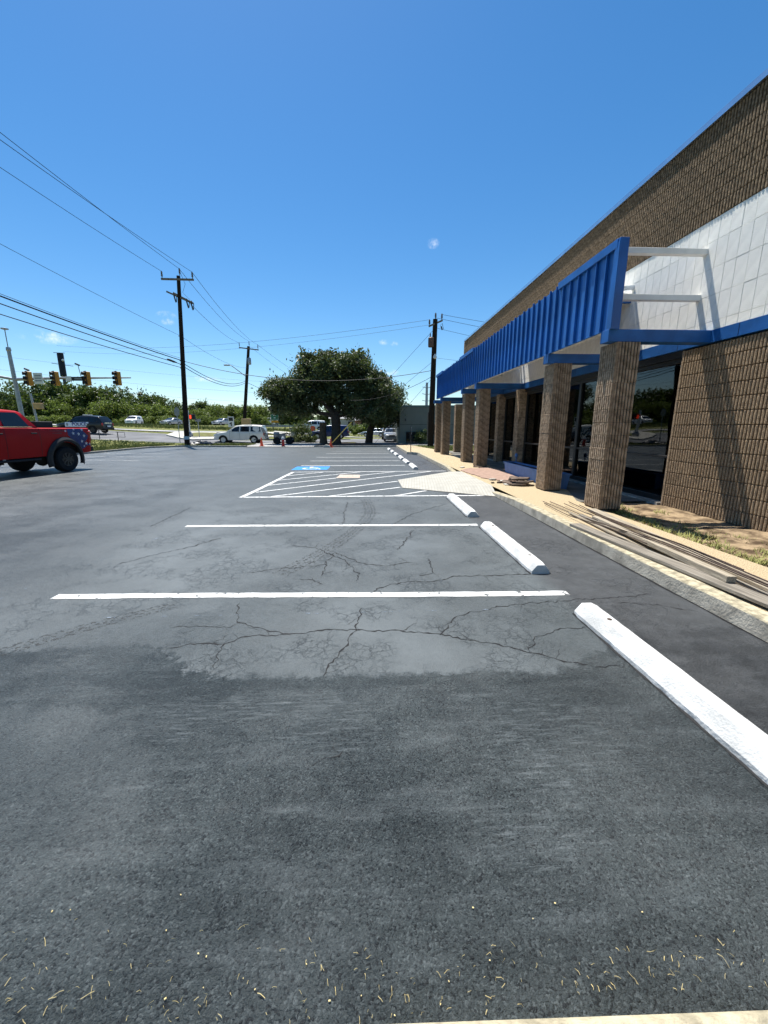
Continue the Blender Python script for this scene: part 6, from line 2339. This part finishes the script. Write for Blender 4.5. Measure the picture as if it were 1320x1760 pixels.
# ================================================================== neighbouring building
nb = empty('neighbour_building', 'low grey-green building with dark garage opening beyond the lot', 'building', (3.3, 40.2, 0))
MB().box(0, 14, 0, 12, -.2, 3.55).build('wall', 'house_grey', nb)
MB().box(-.06, 14, -.06, 12, 3.55, 3.72).build('roof_edge', 'roof_trim', nb)
MB().box(0, 14, -.012, -.002, 1.86, 1.89).build('wall_joint', 'house_dark', nb)
MB().box(.62, 2.3, -.06, -.004, 0.0, 1.16).build('garage_opening', 'house_dark', nb)
fr = MB()
fr.box(.56, .62, -.09, -.004, 0, 1.22).box(2.3, 2.36, -.09, -.004, 0, 1.22).box(.62, 2.3, -.09, -.004, 1.16, 1.22)
fr.build('opening_frame', 'roof_trim', nb)
for k in range(5):
    MB().box(.68 + k * .33, .92 + k * .33, -.072, -.061, .1, 1.05).build('pane', 'car_glass', nb)
MB().box(.5, .62, -.10, -.002, 2.2, 2.42).build('vent', 'dark_steel', nb)
MB().box(3.4, 4.6, -.06, -.004, .9, 1.9).build('window', 'car_glass', nb)
sheet('building_apron', [(3.2, 39.0), (15, 38.6), (15, 40.1), (3.2, 40.1)], 0.05, 'pale_concrete')

# far low buildings under the oak and on the hill
def far_house(label, x, y, w, d, h, wall, roofm):
    t = empty('far_house', label, 'building', (x, y, height(x, y)), 0, 'far buildings')
    MB().box(-w / 2, w / 2, 0, d, -1, h).build('wall', wall, t)
    mb = MB()
    mb.add([(-w / 2 - .4, -.4, h), (w / 2 + .4, -.4, h), (w / 2 + .4, d + .4, h), (-w / 2 - .4, d + .4, h), (-w / 2 - .4, d / 2, h + d * .22), (w / 2 + .4, d / 2, h + d * .22)],
           [(0, 1, 5, 4), (2, 3, 4, 5), (0, 4, 3), (1, 2, 5), (0, 3, 2, 1)])
    mb.build('roof', roofm, t)
    for k in range(3):
        MB().box(-w * .35 + k * w * .3, -w * .35 + k * w * .3 + w * .12, -.05, -.01, h * .35, h * .75).build('window', 'car_glass', t)


far_house('low red brick house beyond the road under the oak branches', 5.0, 108, 16, 9, 3.4, 'far_brick', 'far_roof')
far_house('pale house beside the brick one beyond the road', -4.5, 112, 11, 9, 3.2, 'far_wall', 'far_roof')
far_house('white shed on the bank left of the green guide sign', -31, 118, 9, 6, 3.6, 'far_wall', 'far_roof')
# ================================================================== trees and shrubs
leafmat('oak_leaf', (0.014, 0.022, 0.009), (0.125, 0.152, 0.060), 0.22, 0.7)
leafmat('tree_leaf_dark', (0.026, 0.050, 0.012), (0.075, 0.115, 0.028), 0.3, 0.35, 0.22)
leafmat('tree_leaf_light', (0.070, 0.110, 0.020), (0.19, 0.235, 0.052), 0.42, 0.35, 0.2)
leafmat('shrub_leaf', (0.035, 0.055, 0.016), (0.10, 0.13, 0.036), 0.25, 1.2)


def leaves(lobes, nclump, per, size, clump_r, seed, flat=0.75):
    """leaf quads gathered in clumps spread through the lobes of a crown"""
    g = np.random.default_rng(seed)
    vol = np.array([l[3] * l[4] * l[5] for l in lobes]) ** (2 / 3)
    pick = g.choice(len(lobes), nclump, p=vol / vol.sum())
    L = np.array(lobes)[pick]
    d = g.normal(size=(nclump, 3))
    d /= np.linalg.norm(d, axis=1)[:, None]
    rr = g.random(nclump) ** 0.30
    cen = L[:, :3] + d * rr[:, None] * L[:, 3:6]
    cr = clump_r * g.uniform(0.6, 1.35, nclump)
    off = g.normal(size=(nclump, per, 3)) * 0.5
    off[:, :, 2] *= flat
    pts = (cen[:, None, :] + off * cr[:, None, None]).reshape(-1, 3)
    n = len(pts)
    a = g.normal(size=(n, 3))
    a /= np.linalg.norm(a, axis=1)[:, None]
    b = np.cross(a, g.normal(size=(n, 3)))
    b /= np.linalg.norm(b, axis=1)[:, None]
    s = size * g.uniform(0.6, 1.3, n)[:, None]
    v = np.stack([pts - a * s, pts + b * s * 0.42, pts + a * s, pts - b * s * 0.42], axis=1)
    return v.reshape(-1, 3)


def limbs(mb, base, tips, r0, rd):
    for tip in tips:
        tip = Vector(tip)
        base = Vector(base)
        mid = base.lerp(tip, 0.5) + Vector((rd.uniform(-.4, .4), rd.uniform(-.4, .4), rd.uniform(-.5, .1)))
        pts = [base.lerp(mid, t / 3) for t in range(3)] + [mid.lerp(tip, t / 3) for t in range(4)]
        mb.tube(pts, [r0 * (1 - 0.13 * i) for i in range(len(pts))], 8)


# ---- the live oak
ox, oy = -3.0, 39.2
oak = empty('oak_tree', 'broad dark live oak spreading over the far end of the lot', 'tree', (ox, oy, 0.03))
rd = random.Random(3)
mb = MB()
mb.tube([(0, 0, -.2), (.0, .0, .4), (.08, 0, 1.6), (.02, 0, 2.7)], [.62, .48, .42, .45], 14)
fork = (.02, 0, 2.6)
limbs(mb, fork, [(-3.6, .5, 4.0), (-2.2, -1, 5.8), (-.4, .6, 6.6), (1.9, -.6, 6.2), (3.2, .8, 4.8), (1.2, 1.5, 5.2), (-1.4, 1.8, 5.0), (4.2, -.4, 3.6)], .24, rd)
mb.build('trunk', 'bark', oak, smooth=True)
OL = [(-4.2, 0, 4.9, 2.3, 2.4, 1.05), (-5.4, 0, 4.6, 1.4, 1.6, 0.9), (-2.2, .2, 5.6, 2.0, 2.6, 1.6), (-1.6, 0, 7.0, 1.7, 1.9, 1.15), (.3, .3, 6.2, 2.2, 2.8, 1.6), (1.6, 0, 7.2, 1.9, 2.2, 1.2),
      (2.9, .2, 6.0, 1.9, 2.4, 1.5), (4.3, .1, 4.9, 1.7, 2.2, 1.5), (5.0, 0, 3.9, 1.2, 1.8, 1.1), (.6, .2, 4.4, 2.6, 2.6, 1.1), (3.0, .3, 3.7, 2.0, 2.2, 1.0), (-1.6, .4, 4.2, 2.2, 2.2, .8), (-4.6, .4, 3.9, 1.2, 1.4, .6), (2.0, .6, 3.1, 1.3, 1.6, .7), (-2.6, .6, 3.2, 1.2, 1.3, .6),
      (-4.9, -.4, 3.5, 1.3, 1.4, .7), (-3.4, -.8, 3.3, 1.1, 1.2, .6), (4.4, -.2, 3.0, 1.4, 1.6, .8), (3.2, -.9, 2.8, 1.2, 1.3, .6), (-.6, 7.9 * 0 - .3, 8.1, .7, .8, .5), (2.4, 0, 8.2, .6, .7, .5), (.4, .2, 7.9, .6, .7, .5), (-2.6, 0, 7.9, .6, .7, .45), (-5.9, 0, 5.3, .7, .8, .5)]
lv = leaves(OL, 640, 100, 0.125, 0.56, 5)
put('crown', fast_mesh('crown', lv, 4, 'oak_leaf'), oak)
# shaded inner mass of small twigs and leaves keeps the crown opaque in the middle
inner = [(x, y, z, a * .72, b * .72, c * .66) for x, y, z, a, b, c in OL]
lv = leaves(inner, 240, 70, 0.20, 0.7, 8)
put('inner_foliage', fast_mesh('inner_foliage', lv, 4, 'oak_leaf'), oak)

# second oak stem hidden to the right, and the cut trunk
t = empty('tree', 'dark leaning tree in the oak shade beside the guy wires', 'tree', (0.2, 42.5, 0.0))
mb = MB().tube([(0, 0, -.2), (.2, 0, 1.4), (.9, 0, 2.8), (1.6, 0, 4.0)], [.42, .34, .3, .2], 10)
mb.build('trunk', 'bark', t, smooth=True)
put('crown', fast_mesh('crown', leaves([(1.2, 0, 4.3, 3.0, 2.2, 1.5), (2.4, 0, 3.0, 1.6, 1.4, 1.0), (.3, -.6, 3.0, 1.6, 1.2, 1.0), (1.8, -.8, 2.3, 1.3, 1.0, .9)], 190, 70, .16, .7, 9), 4, 'oak_leaf'), t)
t = empty('cut_tree_trunk', 'thick brown cut-off tree trunk left of the oak', 'tree trunk', (at(556, 760, 39.5).x, 39.5, 0.0))
mb = MB()
rd = random.Random(5)
mb.tube([(0, 0, -.2), (.02, 0, .3), (-.03, 0, 1.2), (.0, 0, 2.05)], [.46, .36, .33, .34], 16)
mb.v = [(x + rd.uniform(-.02, .02), y + rd.uniform(-.02, .02), z) for x, y, z in mb.v]
mb.build('trunk', 'stump_bark', t, smooth=True)

# ---- trees beyond the highway
def proto(seed, h, w, dark):
    rd = random.Random(seed)
    lobes = []
    for k in range(8):
        a = rd.uniform(0, math.tau)
        r_ = rd.uniform(0, w * .30)
        lobes.append((r_ * math.cos(a), r_ * math.sin(a), rd.uniform(h * .30, h * .84), w * rd.uniform(.20, .34), w * rd.uniform(.20, .34), h * rd.uniform(.12, .2)))
    lobes.append((0, 0, h * .32, w * .42, w * .42, h * .28))
    tm = MB().tube([(0, 0, -.5), (.1, 0, h * .3), (0, .1, h * .7)], [.22, .17, .08], 8)
    limbs(tm, (.08, 0, h * .3), [(w * .3, 0, h * .6), (-w * .25, .3, h * .65), (0, w * .25, h * .6)], .09, rd)
    return tm.mesh('trunk', 'bark', smooth=True), fast_mesh('crown', leaves(lobes, 120, 26, h * .040, h * .11, seed), 4, 'tree_leaf_dark' if dark else 'tree_leaf_light')


DARK = [proto(30 + k, 9.0, 8.0, True) for k in range(4)]
LIGHT = [proto(50 + k, 5.2, 6.4, False) for k in range(4)]


def place(kind, x, y, s, sz, label, group):
    tm, cm = random.choice(DARK if kind else LIGHT)
    t = empty('tree', label, 'tree', (x, y, height(x, y) - .1), random.uniform(0, math.tau), group)
    for nm, me in (('trunk', tm), ('crown', cm)):
        o = put(nm, me, t)
        o.scale = (s, s, s * sz)


TG = 'treeline beyond the highway'
DL = 'dark green tree in the back row of the highway treeline'
LL = 'lighter green bushy tree in the front row of the highway treeline'
# skyline profile: (image column, wanted crown top height above the bank)
prof = [(-260, 9), (-120, 8.5), (0, 7.8), (60, 8.8), (110, 10.2), (150, 9.6), (200, 8.6), (240, 8.0), (290, 7.0), (340, 5.6), (390, 5.4), (420, 4.9), (470, 4.6), (560, 4.4), (660, 4.2)]
for px in list(range(-300, 520, 21)):
    Yd = 106 if px > 150 else 102
    Yd += random.uniform(-4, 5)
    p = at(px, 735, Yd)
    if p.x < -110:
        continue
    hgt = lerp_poly(prof, px) * random.uniform(.9, 1.12) * 1.1
    place(True, p.x, Yd, max(.75, hgt / 9.0 * random.uniform(.95, 1.1)), hgt / 9.0 / max(.75, hgt / 9.0), DL, TG)
for px in list(range(-300, 470, 25)):
    Yd = 97 + random.uniform(-2, 2.5)
    p = at(px, 735, Yd)
    hgt = random.uniform(4.6, 6.0) * (1 if px < 250 else .8)
    place(False, p.x, Yd, hgt / 5.2 * random.uniform(.95, 1.2), 1.0, LL, TG)
# low shrubs edging the bank
for px in list(range(-40, 460, 17)):
    Yd = 93.5 + random.uniform(-.8, .8)
    p = at(px, 735, Yd)
    tm, cm = random.choice(LIGHT)
    t = empty('shrub', 'low shrub at the foot of the highway treeline', 'shrub', (p.x, Yd, 1.5), random.uniform(0, 6), 'shrubs at the foot of the treeline')
    o = put('foliage', cm, t)
    s = random.uniform(.45, .7)
    o.scale = (s, s, s * .8)
# trees far off behind the oak
for (px, Yd, hgt, k) in ((430, 150, 7, 1), (452, 165, 8, 1), (476, 170, 8.5, 1), (500, 160, 7.5, 1), (525, 175, 9, 1), (560, 170, 8, 1), (600, 150, 6.5, 0), (625, 140, 6, 1), (650, 150, 7, 0), (672, 140, 6.5, 1), (700, 160, 6, 1), (446, 100, 4.6, 0), (498, 120, 4, 0)):
    p = at(px, 735, Yd)
    place(bool(k), p.x, Yd, hgt / (9 if k else 5.2) * 1.2, .85, 'distant tree on the rise behind the oak', 'trees behind the oak')

# ---- shrubs round the oak and the shop
def shrub(label, x, y, w, h, seed, mat='shrub_leaf', per=45, n=46, size=.10, z=None):
    t = empty('shrub', label, 'shrub', (x, y, (height(x, y) if z is None else z)))
    lob = [(0, 0, h * .5, w * .45, w * .4, h * .42), (w * .2, 0, h * .6, w * .3, w * .3, h * .35), (-w * .22, .1, h * .45, w * .3, w * .3, h * .35)]
    put('foliage', fast_mesh('foliage', leaves(lob, n, per, size, h * .2, seed), 4, mat), t)
    mb = MB()
    limbs(mb, (0, 0, -.05), [(w * .2, 0, h * .6), (-w * .2, .05, h * .6), (0, .1, h * .7)], .03, random.Random(seed))
    mb.build('stem', 'bark', t)


p = at(516, 757, 43)
shrub('round pale green bush between cabinet and cut trunk', p.x, 43, 2.3, 2.3, 61)
for k, px in enumerate((508, 522, 536)):
    p = at(px, 759, 41.5)
    shrub(['low dark hedge plant at the trailer end of the bed', 'low dark hedge plant in the middle of the bed', 'low dark hedge plant next to the cut trunk'][k], p.x, 41.5, 1.5, .8, 70 + k, 'oak_leaf', 40, 26, .09)
p = at(728, 763, 39)
shrub('round green bush against the grey-green building behind the shop pole', p.x, 39.3, 1.5, 1.5, 81, 'shrub_leaf', 45, 50, .06)
for k, (px, y_) in enumerate(((617, 74), (640, 76), (655, 90))):
    p = at(px, 744, y_)
    shrub(['bright green bush beyond the road right of the oak', 'second green bush beyond the road by the brick house', 'pale round bush in front of the far brick house'][k], p.x, y_, 3.6, 2.6, 90 + k, 'tree_leaf_light', 40, 40, .2)
